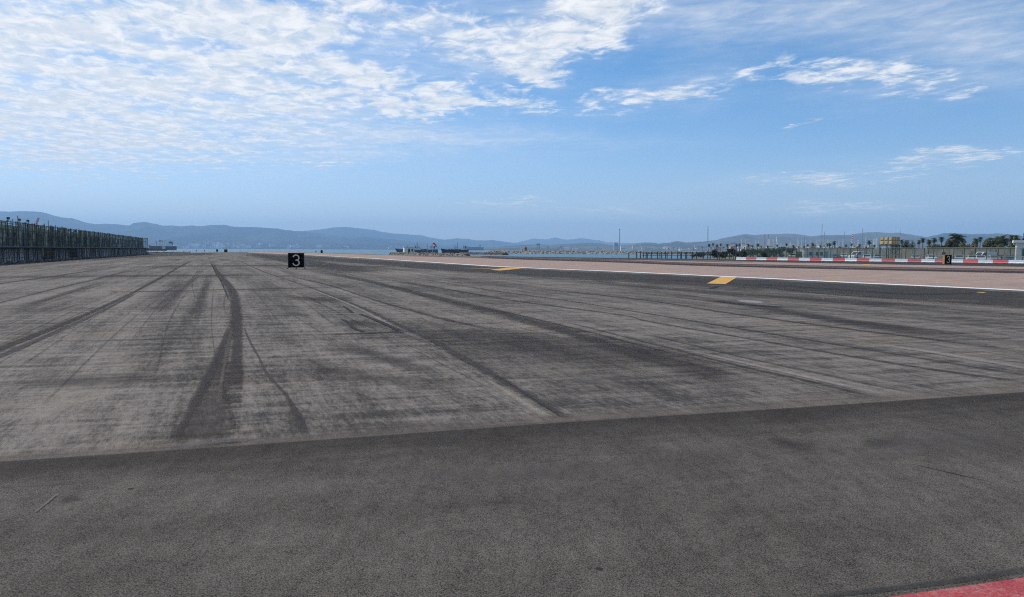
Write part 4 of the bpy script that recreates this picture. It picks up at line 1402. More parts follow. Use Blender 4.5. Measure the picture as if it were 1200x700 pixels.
def barrier_mesh(mat, L):
    prof = [(-.22, 0), (.22, 0), (.22, .10), (.15, .22), (.10, .53), (-.10, .53), (-.15, .22), (-.22, .10)]
    mb = MB()
    n = len(prof); b = 0
    for x in (-L / 2, L / 2):
        mb.v += [(x, y, z) for y, z in prof]
    mb.f.append(list(range(n))); mb.f.append(list(range(n, 2 * n))[::-1]); mb.mi += [0, 0]
    for k in range(n):
        j = (k + 1) % n
        mb.f.append([k, k + n, j + n, j]); mb.mi.append(0)
    return mb.mesh('body', mat)


bm_ = [barrier_mesh(M_BWH, seglen - .03), barrier_mesh(M_BRD, seglen - .03)]
foot_me = MB().box(-seglen * .33, -seglen * .2, -.225, .225, .0, .055).box(seglen * .2, seglen * .33, -.225, .225, 0, .055).mesh('forklift_slot', M_DSTEEL)
ang = math.atan2(bdir.y, bdir.x)
nseg = 27
CB = ('white', 'red')
for k in range(nseg):
    p = BARR0 + bdir * seglen * (k + .5)
    c = CB[k % 2]
    if k == 0: lb = 'white barrier block at the far end of the striped row'
    elif k == 1: lb = 'red barrier block second from the far end of the striped row'
    else:
        side = 'beyond the black numbered sign' if k < 17 else 'nearer than the black numbered sign'
        if k < 9: side = 'in the far third of the striped row, before the palms'
        elif k < 14: side = 'in the striped row, between the white cabin and the water tank'
        elif k < 18: side = 'in the striped row, between the water tank and the numbered sign'
        else: side = 'in the striped row, to the right of the numbered sign'
        lb = c + ' barrier block ' + side
    e = empty('barrier_block', (p.x, p.y, 0), ang, lb, 'barrier', 'striped barrier blocks: %s ones %s' % (c, side) if k > 1 else None)
    link('body', bm_[k % 2], e)
    link('forklift_slot', foot_me, e)

# ------------------------------------------------------------------ mesh fence behind the barrier
M_FGREEN = simple('green_fence_paint', (.035, .085, .07), .5, .2, 2)


def m_mesh(name, col, alpha):
    m, g, bs, out = material(name)
    tcn = g.n('ShaderNodeTexCoord').outputs['Object']
    x, y, z = g.sep(tcn)
    n = g.noise(tcn, .8, 3)
    g.put(bs.inputs['Base Color'], (*col, 1))
    g.put(bs.inputs['Alpha'], g.ss(n, .3, .7, alpha * .75, alpha * 1.2))
    bs.inputs['Roughness'].default_value = .6
    return m


M_MESH = m_mesh('welded_mesh', (.022, .048, .042), .38)


def fence_run(name, a, b, n, h, z, label, mat, postm, rails=(1.0,), post_r=.04, arm=False, panel=True):
    d = b - a; L = d.length; d.normalize()
    e = empty(name, (a.x, a.y, z), math.atan2(d.y, d.x), label, 'fence')
    st = L / n
    pm = MB().tube((0, 0, 0), (0, 0, h), post_r, post_r, 6)
    if arm: pm.tube((0, 0, h), (0, .25, h + .28), post_r * .8, post_r * .6, 5)
    pme = pm.mesh('post', postm)
    pan = MB().poly([(post_r, .01, .04), (st - post_r, .01, .04), (st - post_r, .01, h * .97), (post_r, .01, h * .97)]).mesh('mesh_panel', mat)
    for k in range(n + 1):
        o = link('post', pme, e); o.location = (k * st + (random.uniform(-.4, .4) * st if not panel else 0), 0, 0 if panel else random.uniform(-.25, .1))
        if k < n and panel:
            o = link('mesh_panel', pan, e); o.location = (k * st, 0, 0)
    for t in rails:
        MB().tube((0, -.03, h * t), (L, -.03, h * t), post_r * .6, post_r * .6, 5).build('rail', postm, e)
    return e


FA = Vector((XY(1228, 106), 106, 0)); FB = Vector((XY(1040, 136), 136, 0)); FC = Vector((XY(915, 180), 180, 0)); FD = Vector((XY(866, 208), 208, 0))
fence_run('mesh_fence', FB, FA, 15, 2.87, LOTZ, 'green mesh security fence in front of the parked cars, right of the water tank', M_MESH, M_FGREEN, (.985, .5, .04), .06)
fence_run('mesh_fence', FC, FB, 17, 2.87, LOTZ, 'green mesh fence between the white cabin and the water tank', M_MESH, M_FGREEN, (.985, .5), .065)
fence_run('mesh_fence', FD, FC, 11, 2.8, LOTZ, 'dark green mesh fence left of the white cabin, under the palms', M_MESH, M_FGREEN, (.985,), .06)
fence_run('pile_fence', Vector((XY(738, 150), 150, 0)), Vector((XY(866, 160), 160, 0)), 22, 2.6, -1.15, 'row of dark timber piles standing in front of the water', M_MESH, M_DSTEEL, (.93,), .11, panel=False)
# a second, sparser row of piles and its deck beams
fence_run('pile_fence', Vector((XY(752, 210), 210, 0)), Vector((XY(842, 230), 230, 0)), 11, 3.0, SEA - .2, 'further row of dark piles standing in the water under a beam', M_MESH, M_DSTEEL, (.97, .8), .13, panel=False)

# wall behind the car park
M_WALL = simple('grey_wall_render', (.20, .19, .16), .9, .35, .7, obj=False)
wa = Vector((XY(905, 262), 262, 0)); wb = Vector((XY(1250, 172), 172, 0))
wd = (wb - wa); wl_ = wd.length; wd.normalize()
e = empty('boundary_wall', (wa.x, wa.y, LOTZ), math.atan2(wd.y, wd.x), 'long plain grey wall behind the parked cars', 'wall')
nn_ = 26; st = wl_ / nn_
pm = MB().box(.02, st - .02, 0, .3, 0, 2.9).mesh('wall_panel', M_WALL)
cp = MB().box(-.12, .12, -.06, .36, 0, 3.02).mesh('pier', M_WALL)
for k in range(nn_):
    o = link('wall_panel', pm, e); o.location = (k * st, 0, 0)
    o = link('pier', cp, e); o.location = (k * st, -.0, 0)
MB().box(0, wl_, -.05, .35, 3.03, 3.12).build('coping', M_WALL, e)
bnd = simple('dark_notice', (.05, .05, .05), .5)
for px in (1104.5,):
    Yw = 148
    e = empty('notice_board', (XY(px, 140), 140, LOTZ), .25, 'small dark notice fixed high on the grey wall by the numbered sign', 'notice')
    MB().box(-.4, .4, -.05, .05, 1.55, 2.05).build('board', bnd, e)
    MB().box(-.03, .03, -.02, .05, 0, 1.55).build('post', M_DSTEEL, e)

def WY(px):
    k = (px - 600) / F / math.cos(PITCH)
    t = (k * wa.y - wa.x) / (wd.x - k * wd.y)
    return (wa + wd * t).y


# white cabin, beige roofed hall, white building at the frame edge
e = empty('cabin', (XY(957.5, 170), 170, LOTZ), -.1, 'long white site cabin with dark windows behind the fence', 'cabin')
MB().box(-3.6, 3.0, -1.4, 1.4, .15, 2.55).build('wall', M_WSTEEL, e)
MB().box(-3.7, 3.1, -1.5, 1.5, 2.56, 2.68).build('roof', M_WSTEEL, e)
for x in (-2.4, -.9, .1): MB().box(x, x + .6, -1.44, -1.39, 1.1, 1.9).build('window', M_GLASS, e)
MB().box(1.1, 1.9, -1.44, -1.39, .2, 2.1).build('door', M_STEEL, e)
e = empty('van_body', (XY(946, 172), 172, LOTZ), .1, 'dark container beside the left end of the white cabin', 'container')
MB().box(-2.4, 2.2, -1.2, 1.2, .1, 2.0).build('body', simple('dark_green_paint', (.03, .045, .04), .6), e)
rbm = MB()
for k in range(10): rbm.box(-2.3 + k * .45, -2.15 + k * .45, -1.24, -1.2, .2, 1.9)
rbm.build('rib', M_DSTEEL, e)
e = empty('hall', (XY(985, 330), 330, LOTZ), .12, 'long low building with beige flat roof behind the hedges', 'building')
MB().box(-6.0, 7.5, -4, 4, 0, 3.1).build('wall', M_BT, e)
MB().box(-6.4, 8, -4.4, 4.4, 3.12, 3.9).build('roof', simple('beige_roof', (.62, .50, .34), .8, .1, .5), e)
for k in range(6): MB().box(-5 + k * 2, -4 + k * 2, -4.05, -3.98, 1.2, 2.3).build('window', M_GLASS, e)
e = empty('building', (XY(1213, 125), 125, LOTZ), -R(33), 'white flat roofed building cut off by the right edge of the view', 'building')
MB().box(-3.0, 9, -2, 2.5, 0, 3.75).build('wall', M_WSTEEL, e)
MB().box(-3.5, 9.5, -2.6, 3, 3.77, 4.2).build('roof', M_WSTEEL, e)
MB().box(-2.2, .2, -2.06, -1.99, 1.4, 2.6).build('window', M_GLASS, e)
MB().box(1.2, 3.2, -2.06, -1.99, 1.4, 2.6).build('window', M_GLASS, e)
MB().box(3.9, 4.9, -2.06, -1.99, 0.02, 2.3).build('door', M_STEEL, e)

# yellow panel water tank on stilts
M_TANK = simple('yellow_tank_panel', (.56, .42, .22), .6, .12, 1, rnd=.12)
Yt = 190
e = empty('water_tank', (XY(1041, Yt), Yt, LOTZ), R(33), 'square yellow panelled water tank on dark steel legs', 'water tank')
tw = 3.5; zt0 = 3.95; ph = 1.03
ppan = MB().box(-.48, .48, -.05, .05, 0, ph - .12).box(-.30, .30, -.12, -.05, .14, ph - .26).mesh('tank_panel', M_TANK)
MB().box(-1.75, 1.75, -1.75, 1.75, zt0, zt0 + 2 * ph).build('tank_body', simple('tank_joint', (.10, .07, .035), .7), e)
for f_ in range(4):
    for c in range(3):
        for r_ in range(2):
            o = link('tank_panel', ppan, e)
            x = -1.167 + c * 1.167
            o.matrix_local = Matrix.Rotation(f_ * math.pi / 2, 4, 'Z') @ Matrix.Translation((x, -1.76, zt0 + .06 + r_ * ph))
for c in ((-1.7, -1.7), (1.7, -1.7), (1.7, 1.7), (-1.7, 1.7), (0, -1.7)):
    MB().tube((c[0], c[1], 0), (c[0], c[1], zt0 - .12), .13, .13, 6).build('leg', M_DSTEEL, e)
MB().box(-1.95, 1.95, -1.95, 1.95, zt0 - .22, zt0 - .004).build('platform', M_DSTEEL, e)
for a_, b_ in (((-1.7, -1.7), (1.7, -1.7)), ((1.7, -1.7), (1.7, 1.7))):
    MB().tube((a_[0], a_[1], 1.0), (b_[0], b_[1], 2.9), .05, .05, 4).tube((b_[0], b_[1], 1.0), (a_[0], a_[1], 2.9), .05, .05, 4).build('brace', M_DSTEEL, e)
MB().tube((.6, -.6, 2.5), (.6, -.6, zt0 - .2), .55, .7, 8).build('drain_hopper', M_TANK, e)


# ------------------------------------------------------------------ parked vehicles
M_TYRE = simple('tyre_rubber', (.02, .02, .02), .9)
M_HUB = simple('wheel_rim', (.4, .4, .4), .4, metal=.8)
M_LAMP = simple('lamp_lens', (.6, .6, .55), .2)
M_TAIL = simple('tail_lens', (.4, .02, .02), .3)


def vehicle_meshes(kind):
    if kind == 'car':
        L, Wd = 4.2, 1.74
        body = [(-2.1, .35), (-2.08, .78), (-1.92, .92), (-1.0, .98), (1.55, 1.0), (2.0, .95), (2.08, .7), (2.08, .35), (1.72, .30), (1.62, .55), (1.32, .66), (1.02, .55), (.92, .30),
                (-.90, .30), (-1.0, .55), (-1.3, .66), (-1.6, .55), (-1.7, .30)]
        cab = [(-1.05, .96), (-.35, 1.43), (.95, 1.47), (1.45, 1.36), (1.85, .97)]
        wins = [[(-.85, 1.0), (-.30, 1.37), (.25, 1.39), (.25, 1.0)], [(.33, 1.0), (.33, 1.39), (.95, 1.39), (1.32, 1.28), (1.58, 1.0)]]
    else:
        L, Wd = 5.0, 1.95
        body = [(-2.5, .4), (-2.48, .95), (-2.2, 1.15), (-1.75, 1.25), (-1.1, 2.05), (-.8, 2.15), (2.4, 2.18), (2.5, 2.05), (2.5, .4), (2.0, .36), (1.9, .62), (1.6, .72), (1.3, .62), (1.2, .36),
                (-1.1, .36), (-1.2, .62), (-1.5, .72), (-1.8, .62), (-1.9, .36)]
        cab = None
        wins = [[(-1.6, 1.3), (-1.05, 1.95), (-.35, 1.97), (-.35, 1.3)]]
    hw = Wd / 2
    b = MB().prism(body, -hw, hw)
    if cab:
        k = len(b.v); n = len(cab)
        b.v += [(x, -hw * (.96 if z < 1 else .8), z) for x, z in cab] + [(x, hw * (.96 if z < 1 else .8), z) for x, z in cab]
        b.f.append(list(range(k, k + n))); b.f.append(list(range(k + n, k + 2 * n))[::-1]); b.mi += [0, 0]
        for i in range(n):
            j = (i + 1) % n
            b.f.append([k + i, k + n + i, k + n + j, k + j]); b.mi.append(0)
    w = MB()
    for wn in wins:
        for s_ in (-1, 1):
            w.poly([(x, s_ * (hw * ((.97 - (z - .96) * .36) if cab else 1.0) + .012), z) for x, z in wn])
    if cab:
        w.poly([(-1.0, -.68, 1.0), (-.40, -.62, 1.40), (-.40, .62, 1.40), (-1.0, .68, 1.0)])
        for v_ in range(len(w.v) - 4, len(w.v)): w.v[v_] = (w.v[v_][0] - .03, w.v[v_][1], w.v[v_][2] + .03)
        w.poly([(1.50, -.6, 1.33), (1.83, -.66, 1.0), (1.83, .66, 1.0), (1.50, .6, 1.33)])
        for v_ in range(len(w.v) - 4, len(w.v)): w.v[v_] = (w.v[v_][0] + .03, w.v[v_][1], w.v[v_][2] + .03)
        wx_ = (-1.3, 1.32)
    else:
        w.poly([(-1.72, -.75, 1.33), (-1.15, -.7, 2.0), (-1.15, .7, 2.0), (-1.72, .75, 1.33)])
        for v_ in range(len(w.v) - 4, len(w.v)): w.v[v_] = (w.v[v_][0] - .04, w.v[v_][1], w.v[v_][2] + .03)
        wx_ = (-1.5, 1.6)
    return b, w, wx_, hw, L


def make_vehicle(kind, mat):
    b, w, wx_, hw, L = vehicle_meshes(kind)
    e = empty('parked_' + kind, (0, 0, 0))
    link('body', b.mesh('body', mat), e)
    link('window', w.mesh('window', M_GLASS), e)
    for x in wx_:
        for s_ in (-1, 1):
            t = MB().tube((x, s_ * (hw - .2), .31), (x, s_ * (hw + .01), .31), .31, .31, 14).build('wheel', M_TYRE, e)
            MB().tube((x, s_ * (hw + .008), .31), (x, s_ * (hw + .025), .31), .19, .17, 10).build('rim', M_HUB, t)
    for s_ in (-1, 1):
        MB().box(-L / 2 - .015, -L / 2 + .1, s_ * hw * .75 - .16, s_ * hw * .75 + .16, .62, .78).build('headlight', M_LAMP, e)
        MB().box(L / 2 - .1, L / 2 + .015, s_ * hw * .8 - .12, s_ * hw * .8 + .12, .68, .86).build('tail_light', M_TAIL, e)
    return e


paint = {n: simple(n + '_car_paint', c, .3, .05, 1, spec=.6) for n, c in (('white', (.72, .72, .72)), ('silver', (.42, .43, .44)), ('blue', (.06, .12, .24)), ('black', (.02, .02, .022)), ('pale_blue', (.3, .42, .5)))}
proto = {}


def park(kind, col, px, Y, rz, label):
    key = (kind, col)
    if key not in proto:
        proto[key] = make_vehicle(kind, paint[col]); e = proto[key]
    else:
        e = copy_tree(proto[key])
    e.location = (XY(px, Y), Y, LOTZ); e.rotation_euler = (0, 0, rz)
    tag(e, label, 'van' if kind == 'van' else 'car')
    return e


park('car', 'blue', 978, 185, .9, 'dark blue car parked just right of the white cabin')
park('car', 'white', 988, 205, 1.1, 'white car parked behind the dark blue car')
park('van', 'white', 1006, 176, .25, 'white van parked left of the water tank')
park('car', 'white', 1015, 160, 1.1, 'white car parked between the white van and the tank legs')
park('car', 'pale_blue', 1027, 178, 1.2, 'pale blue car parked beside the tank legs')
park('car', 'silver', 1072, 165, 1.0, 'silver car parked right of the water tank')
park('car', 'white', 1090, 160, 1.2, 'white car parked left of the far numbered sign')
park('car', 'silver', 1123, 158, 1.0, 'silver car parked right of the far numbered sign')
park('car', 'white', 1137.5, 150, 1.1, 'white hatchback parked low behind the barrier, left of the white van')
park('van', 'white', 1152, 168, .2, 'white van parked against the wall, right of the numbered sign')
park('car', 'white', 1148, 146, 1.0, 'white car parked in front of the right-hand van')
park('car', 'silver', 1163, 148, 1.2, 'silver car parked with its nose behind a fence post')
park('car', 'black', 1173, 156, 1.1, 'black car parked towards the right end of the wall')
park('car', 'blue', 1181, 146, 1.1, 'blue car parked between the black car and the last pale car')
park('car', 'white', 1197, 136, 1.0, 'white car parked below the white flat roofed building')
park('car', 'black', 816.5, 225, .1, 'black car standing among the dark piles')
park('car', 'black', 893, 200, .9, 'black car parked under the round trees')
park('car', 'silver', 928, 196, 1.1, 'silver car parked left of the dark container')

# ------------------------------------------------------------------ trees
def leafmat(name, a, b):
    m, g, bs, out = material(name)
    tcn = g.n('ShaderNodeTexCoord').outputs['Object']
    n = g.noise(tcn, 1.3, 4)
    oi = g.n('ShaderNodeObjectInfo').outputs['Random']
    c = g.mix(g.ss(g.m('ADD', n, g.m('MULTIPLY', oi, .15)), .35, .75), a, b)
    g.put(bs.inputs['Base Color'], c)
    bs.inputs['Roughness'].default_value = .75
    bs.inputs['Specular IOR Level'].default_value = .2
    return m


M_PALM = leafmat('palm_frond', (.028, .040, .020), (.075, .085, .035))
M_LEAF = leafmat('evergreen_leaf', (.022, .036, .018), (.06, .075, .032))
M_LEAF2 = leafmat('olive_leaf', (.06, .062, .03), (.12, .11, .055))
M_TRUNK = simple('palm_trunk_bark', (.14, .11, .08), .95, .3, 3)


def palm_meshes(h, r, n, seed, skirt=False, tr=.16):
    rd_ = random.Random(seed)
    t = MB(); px_ = 0; lean = rd_.uniform(-.02, .02)
    for k in range(6):
        z0, z1 = h * k / 6, h * (k + 1) / 6
        t.tube((lean * z0, 0, z0), (lean * z1, 0, z1), tr * (1.15 - .5 * k / 6), tr * (1.15 - .5 * (k + 1) / 6), 7)
    t.tube((lean * h, 0, h - .35), (lean * h, 0, h + .1), tr * 1.0, tr * 1.3, 7)
    c = MB()
    for k in range(n):
        az_ = rd_.uniform(0, 2 * math.pi); up = rd_.uniform(-.75 if skirt else -.45, 1.35)
        Lf = r * rd_.uniform(.8, 1.12)
        pts = []; p = Vector((lean * h, 0, h)); a = up
        for q in range(6):
            pts.append(p.copy())
            p = p + Vector((math.cos(az_) * math.cos(a), math.sin(az_) * math.cos(a), math.sin(a))) * Lf / 5
            a -= .30
        sd_ = Vector((-math.sin(az_), math.cos(az_), 0))
        # leaflets each side
        for q in range(5):
            for z in (0, .5):
                m0 = pts[q].lerp(pts[q + 1], z)
                dr = (pts[q + 1] - pts[q]).normalized()
                ll = Lf * .30 * math.sin(math.pi * (q + z + 1.0) / 7)
                for s_ in (-1, 1):
                    tip = m0 + sd_ * s_ * ll + dr * ll * .7 - Vector((0, 0, ll * .35))
                    c.poly([m0, m0 + dr * Lf * .07, tip])
        c.tube(pts[0], pts[3], .03 * r, .02 * r, 3, cap=False)
    return t.mesh('trunk', M_TRUNK), c.mesh('crown', M_PALM)


PALMS = [palm_meshes(6.3, 1.15, 46, 3, True, .2), palm_meshes(6.2, 1.3, 40, 4, True, .22), palm_meshes(5.0, 1.0, 40, 5, True, .2), palm_meshes(4.3, 2.1, 90, 6, False, .32), palm_meshes(4.4, 1.9, 80, 9, False, .3)]
PH = [7.1, 7.1, 5.7, 5.9, 5.9]


def palm(px, topy, k, label, group=None, z=LOTZ, Y=None, s_=1.0):
    H = PH[k] * s_
    if Y is None:
        Y = (H + z - CAMZ) * F / (HZ(px) - topy)
    else:
        Y = WY(px) + 9; s_ = ((HZ(px) - topy) / F * Y + CAMZ - z) / PH[k]
    e = empty('palm_tree', (XY(px, Y), Y, z), (px * 1.7) % 6.28, label, 'palm tree', group)
    e.scale = (s_, s_, s_)
    link('trunk', PALMS[k][0], e); link('crown', PALMS[k][1], e)
    return e


gp = 'small palms in a row along the far promenade'
ORD = ('first', 'second', 'third', 'fourth', 'fifth', 'sixth', 'seventh', 'eighth', 'ninth', 'tenth', 'eleventh', 'twelfth', 'thirteenth', 'fourteenth')
for ki, (px, ty) in enumerate(((771.8, 290.7), (782.8, 290.4), (788.8, 290.2), (793.3, 291.2), (798.5, 290.4), (803.0, 290.6), (808.0, 290.8), (812.3, 290), (818.0, 290.2), (822.5, 289))):
    palm(px, ty, 0 if int(px) % 2 else 1, ORD[ki] + ' from the left of the small far palms before the lattice mast', gp, s_=1.5, z=-.5)
gp2 = 'tall thin palms above the dark piles and barrier end'
for ki, (px, ty) in enumerate(sorted(((830, 285.2), (834.8, 284.8), (839.2, 286), (843.6, 285.4), (851.6, 285.4), (856.5, 288.8), (862, 285.6), (865.4, 285.0), (871.6, 289.2), (875.5, 285.1), (887, 285.0), (891, 288), (847, 289), (832.5, 289.5)))):
    palm(px, ty, (int(px) % 3), ORD[ki] + ' from the left of the thin palms between the lattice mast and the paired chimneys', gp2)
palm(920.5, 285.2, 0, 'tall palm above the round trees, right of the yellow crane base')
palm(941, 287.6, 2, 'short palm left of the white cabin')
palm(951.0, 284.2, 1, 'palm rising behind the left end of the white cabin')
palm(968.5, 285.2, 0, 'left palm of a close pair by the beige hall')
palm(970.8, 284.3, 2, 'right palm of a close pair by the beige hall')
palm(976.2, 282.0, 1, 'tallest palm beside the beige roofed hall')
palm(996.4, 285.0, 0, 'palm in front of the banded chimney')
palm(1017, 281.1, 1, 'tall palm left of the yellow water tank')
palm(1054.6, 280.6, 0, 'thin palm just right of the yellow water tank')
palm(1060.5, 280.6, 2, 'palm standing in the bushes right of the tank', s_=1.05)
palm(1075.2, 280.8, 1, 'left palm of four tall ones between the tank and the big date palm')
palm(1079.5, 278.9, 0, 'second palm of four tall ones between the tank and the big date palm')
palm(1086.6, 279.9, 2, 'third, thinnest palm of four tall ones left of the big date palm')
palm(1092.8, 278.0, 1, 'right palm with the widest head of four left of the big date palm')
palm(1101.3, 277.3, 0, 'palm close to the left of the big date palm')
palm(1120.0, 271.8, 3, 'biggest date palm, wide shaggy crown above the hedge', Y=150, s_=1.13)
palm(1113.0, 279.5, 4, 'lower date palm leaning against the biggest date palm', Y=155, s_=.85)
palm(1141, 278.2, 2, 'small round headed palm in the middle of the hedge', s_=1.0)
palm(1146.3, 277.6, 0, 'small palm with upright head right of the round headed palm')
palm(1170.8, 273.4, 4, 'second big date palm, spiky crown near the white building', Y=138, s_=1.03)
palm(1163.5, 276.5, 3, 'date palm half hidden left of the spiky crowned palm', Y=150, s_=.95)
palm(1183.0, 275.2, 0, 'thin palm between the spiky date palm and the white building')
palm(1188.6, 274.8, 1, 'thin palm touching the roof edge of the white building')


def bush_mesh(w, d, h, n, seed, mat, base=0.0, lf=.28):
    r = random.Random(seed); c = MB()
    cl = [(r.uniform(-w / 2, w / 2) * .8, r.uniform(-d / 2, d / 2) * .7, base + (h - base) * r.uniform(.25, .8), r.uniform(.25, .42)) for _ in range(9)]
    for i in range(n):
        cx, cy, cz, cr_ = r.choice(cl)
        v_ = Vector((r.gauss(0, 1), r.gauss(0, 1), r.gauss(0, 1))).normalized() * r.uniform(.55, 1.0)
        p = Vector((cx + v_.x * cr_ * w * .55, cy + v_.y * cr_ * d * .8, cz + v_.z * cr_ * (h - base) * .8))
        if p.z < base: p.z = base + r.random() * .2
        a = Vector((r.uniform(-1, 1), r.uniform(-1, 1), r.uniform(-1, 1))).normalized()
        b = a.orthogonal().normalized()
        s_ = lf * r.uniform(.5, 1.2)
        c.poly([p - a * s_, p + b * s_ * .5, p + a * s_, p - b * s_ * .5])
    # dark twiggy interior
    for cx, cy, cz, cr_ in cl:
        c.tube((cx * .2, cy * .2, base * .4), (cx, cy, cz), .05, .02, 4)
    return c.mesh('crown', mat)


def bush(px, topy, Y, w, label, mat=M_LEAF, seed=0, d=2.5, cat='bush', n=900, trunk=False, group=None, lf=.26):
    h = (HZ(px) - topy) / F * Y + CAMZ - LOTZ
    e = empty('bush' if not trunk else 'round_tree', (XY(px, Y), Y, LOTZ), 0, label, cat, group)
    link('crown', bush_mesh(w, d, h, n, seed, mat, h * .42 if trunk else 0, lf), e)
    if trunk:
        MB().tube((0, 0, 0), (0, 0, h * .7), .14, .08, 6).build('trunk', M_TRUNK, e)
    else:
        MB().tube((0, 0, 0), (.1, 0, h * .5), .10, .05, 5).build('trunk', M_TRUNK, e)
    return e


# hedge and bush masses behind the wall on the right
bb = [(1061, 283.5, 165, 3.2), (1070, 286, 168, 3.4), (1056, 286, 160, 2.4), (1087, 287, 170, 3.2), (1093, 286.5, 172, 3), (1103, 286, 168, 2.6),
      (1114, 282, 165, 3.2), (1124, 284.0, 162, 3.2), (1131, 282.5, 166, 3.4), (1138, 281.5, 165, 3.6), (1145, 281.6, 160, 3.4), (1152, 280.3, 158, 3.6), (1158, 279.8, 155, 3.4), (1166, 279.0, 150, 3.4),
      (1173, 279.8, 150, 3.6), (1179, 279.2, 148, 3.2), (1185, 279.6, 144, 2.6), (1190, 280, 143, 2.2)]
names = ['rounded dark bush behind the tank legs on the right', 'dark bush under the two nearest palms to the tank', 'small dark bush touching the right legs of the water tank',
         'low dark bush under the third and fourth palms', 'low bush below the wide headed palm', 'low bush between the wide headed palm and the lower date palm',
         'dark bush below the lower date palm', 'dark bush right below the biggest date palm', 'dark bush right of the biggest date palm', 'bush below the small round headed palm',
         'bush below the upright headed palm', 'dark bush midway between the small palms and the spiky date palm', 'bush at the left foot of the half hidden date palm', 'bush below the half hidden date palm',
         'dark bush below the spiky date palm', 'dark bush right of the spiky date palm', 'bush under the two thin palms by the white building', 'bush against the left wall of the white building']
for k, (px, ty, Y, w) in enumerate(bb):
    w *= (WY(px) + 6) / Y; Y = WY(px) + 6
    bush(px, ty, Y, w, names[k], M_LEAF if k % 4 else M_LEAF2, 30 + k, n=1500)
for k, (px, ty, Y, w, lab) in enumerate(((1148, 286.2, 140, 4.2, 'olive green low hedge piece in front of the dark bushes, left one'), (1176, 285.2, 132, 4.5, 'olive green low hedge piece near the white building'), (1133, 286.8, 142, 4, 'olive hedge piece right of the biggest date palm foot'))):
    bush(px, ty, WY(px) + 3, w * (WY(px) + 3) / Y, lab, M_LEAF2, 70 + k, n=1500)
bush(1201, 268.6, 128, 2.3, 'dark round tree crown above the white building at the frame edge', M_LEAF, 90, 2.4, 'tree', 2200, True)
bush(1206, 270, 130, 2.6, 'dark tree behind the white building, further right', M_LEAF, 91, 2.4, 'tree', 1600, True)
for k, (px, ty, Y, w, lab, tk) in enumerate((
        (856.0, 291.0, 200, 2.6, 'dark tree with spreading crown below the thin palms', True), (879, 291.3, 215, 2.4, 'small dark tree left of the paired chimneys', True), (887, 291.7, 220, 2.4, 'dark tree in front of the paired chimneys', True),
        (901, 290.2, 205, 2.8, 'leftmost of three round dark trees below the refinery', True), (906.5, 291.4, 208, 2.2, 'small round tree wedged between two larger round ones', True), (913, 290.0, 204, 3.0, 'widest round dark tree below the refinery', True),
        (925.5, 289.6, 196, 2.3, 'single round tree with bare trunk right of the tall palm', True), (955, 289.6, 230, 5.0, 'flat dark bush behind the roof of the white cabin', False), (970, 289.0, 240, 2.8, 'dark bush under the close pair of palms', False),
        (986.5, 288.9, 236, 3.9, 'domed dark bush in front of the beige hall', False), (1002, 289.0, 230, 3.4, 'domed dark bush right of the beige hall', False), (1010.5, 288.7, 225, 3.4, 'dark bush left of the tank legs', False),
        (895, 294.8, 190, 3.5, 'low scrub under the leftmost round tree', False), (846, 294.5, 195, 2.6, 'low scrub behind the piles near the barrier end', False), (836, 293.2, 200, 2.2, 'low scrub at the foot of the lattice mast', False),
        (868, 293.6, 198, 3.0, 'low scrub above the barrier end', False))):
    if px > 940: w *= (WY(px) + 6) / Y; Y = WY(px) + 6
    bush(px, ty, Y, w, lab, M_LEAF, 100 + k, 2.2, 'tree' if tk else 'bush', 900 if tk else 800, tk, lf=.24)

rx = random.Random(77)
XT = [(862, 292.4), (872, 291.2), (881, 292.6), (893, 291.4), (909, 292.8), (918, 291.0), (931, 292.2), (937, 291.0), (947, 291.8), (963, 291.4), (979, 291.6), (993, 291.2), (1020, 290.6)]
WHERE = ['by the barrier end', 'left of the white gantry crane', 'right of the white gantry crane', 'under the paired chimneys', 'between the leftmost two round trees', 'right of the widest round tree', 'just right of the single round tree',
         'left of the dark container', 'behind the dark container', 'behind the white cabin roof, middle', 'left of the beige hall', 'right end of the beige hall', 'just left of the water tank']
for k, (px, ty) in enumerate(XT):
    Y = 255 + 12 * (k % 4) if px < 940 else WY(px) + 14
    bush(px, ty, Y, 3.6 + (k % 3), 'low dark clump of shrubs ' + WHERE[k], M_LEAF, 200 + k, 2.4, 'bush', 800, False, lf=.3)
for k, (px, ty, kk) in enumerate(((880.5, 286.8, 1), (898.5, 287.4, 2), (909.5, 286.4, 0), (928.5, 286.8, 1), (934.5, 288.2, 2), (945.6, 286.4, 0), (960, 287.0, 2), (990, 286.2, 1), (1006, 285.8, 2), (1023, 286.4, 1))):
    palm(px, ty, kk, ['slim palm right of the white gantry crane', 'slim palm just right of the paired chimneys', 'slim palm above the round trees', 'slim palm right of the single round tree', 'short slim palm left of the dark container',
                      'slim palm above the dark container', 'slim palm above the right part of the white cabin', 'slim palm over the domed bush by the beige hall', 'slim palm left of the white van', 'slim palm close to the left side of the water tank'][k])

# lamp posts in the park, thin dark
for k, px in enumerate((858.8, 886.5, 932.0, 944, 996, 1030.0, 1014)):
    Y = 175
    e = empty('lamp_post', (XY(px, Y), Y, LOTZ), 0, ['dark lamp post left of the barrier end', 'dark lamp post in front of the small trees by the paired chimneys', 'dark lamp post right of the single round tree',
              'dark lamp post by the dark container', 'dark lamp post below the banded chimney', 'dark post against the left leg of the water tank', 'dark lamp post left of the white van'][k], 'lamp post')
    MB().tube((0, 0, 0), (0, 0, 2.7), .09, .06, 6).build('pole', M_DSTEEL, e)
    MB().tube((0, 0, 2.7), (.0, -.25, 2.85), .04, .04, 4).box(-.09, .09, -.5, -.2, 2.82, 2.9).build('lamp_head', M_DSTEEL, e)

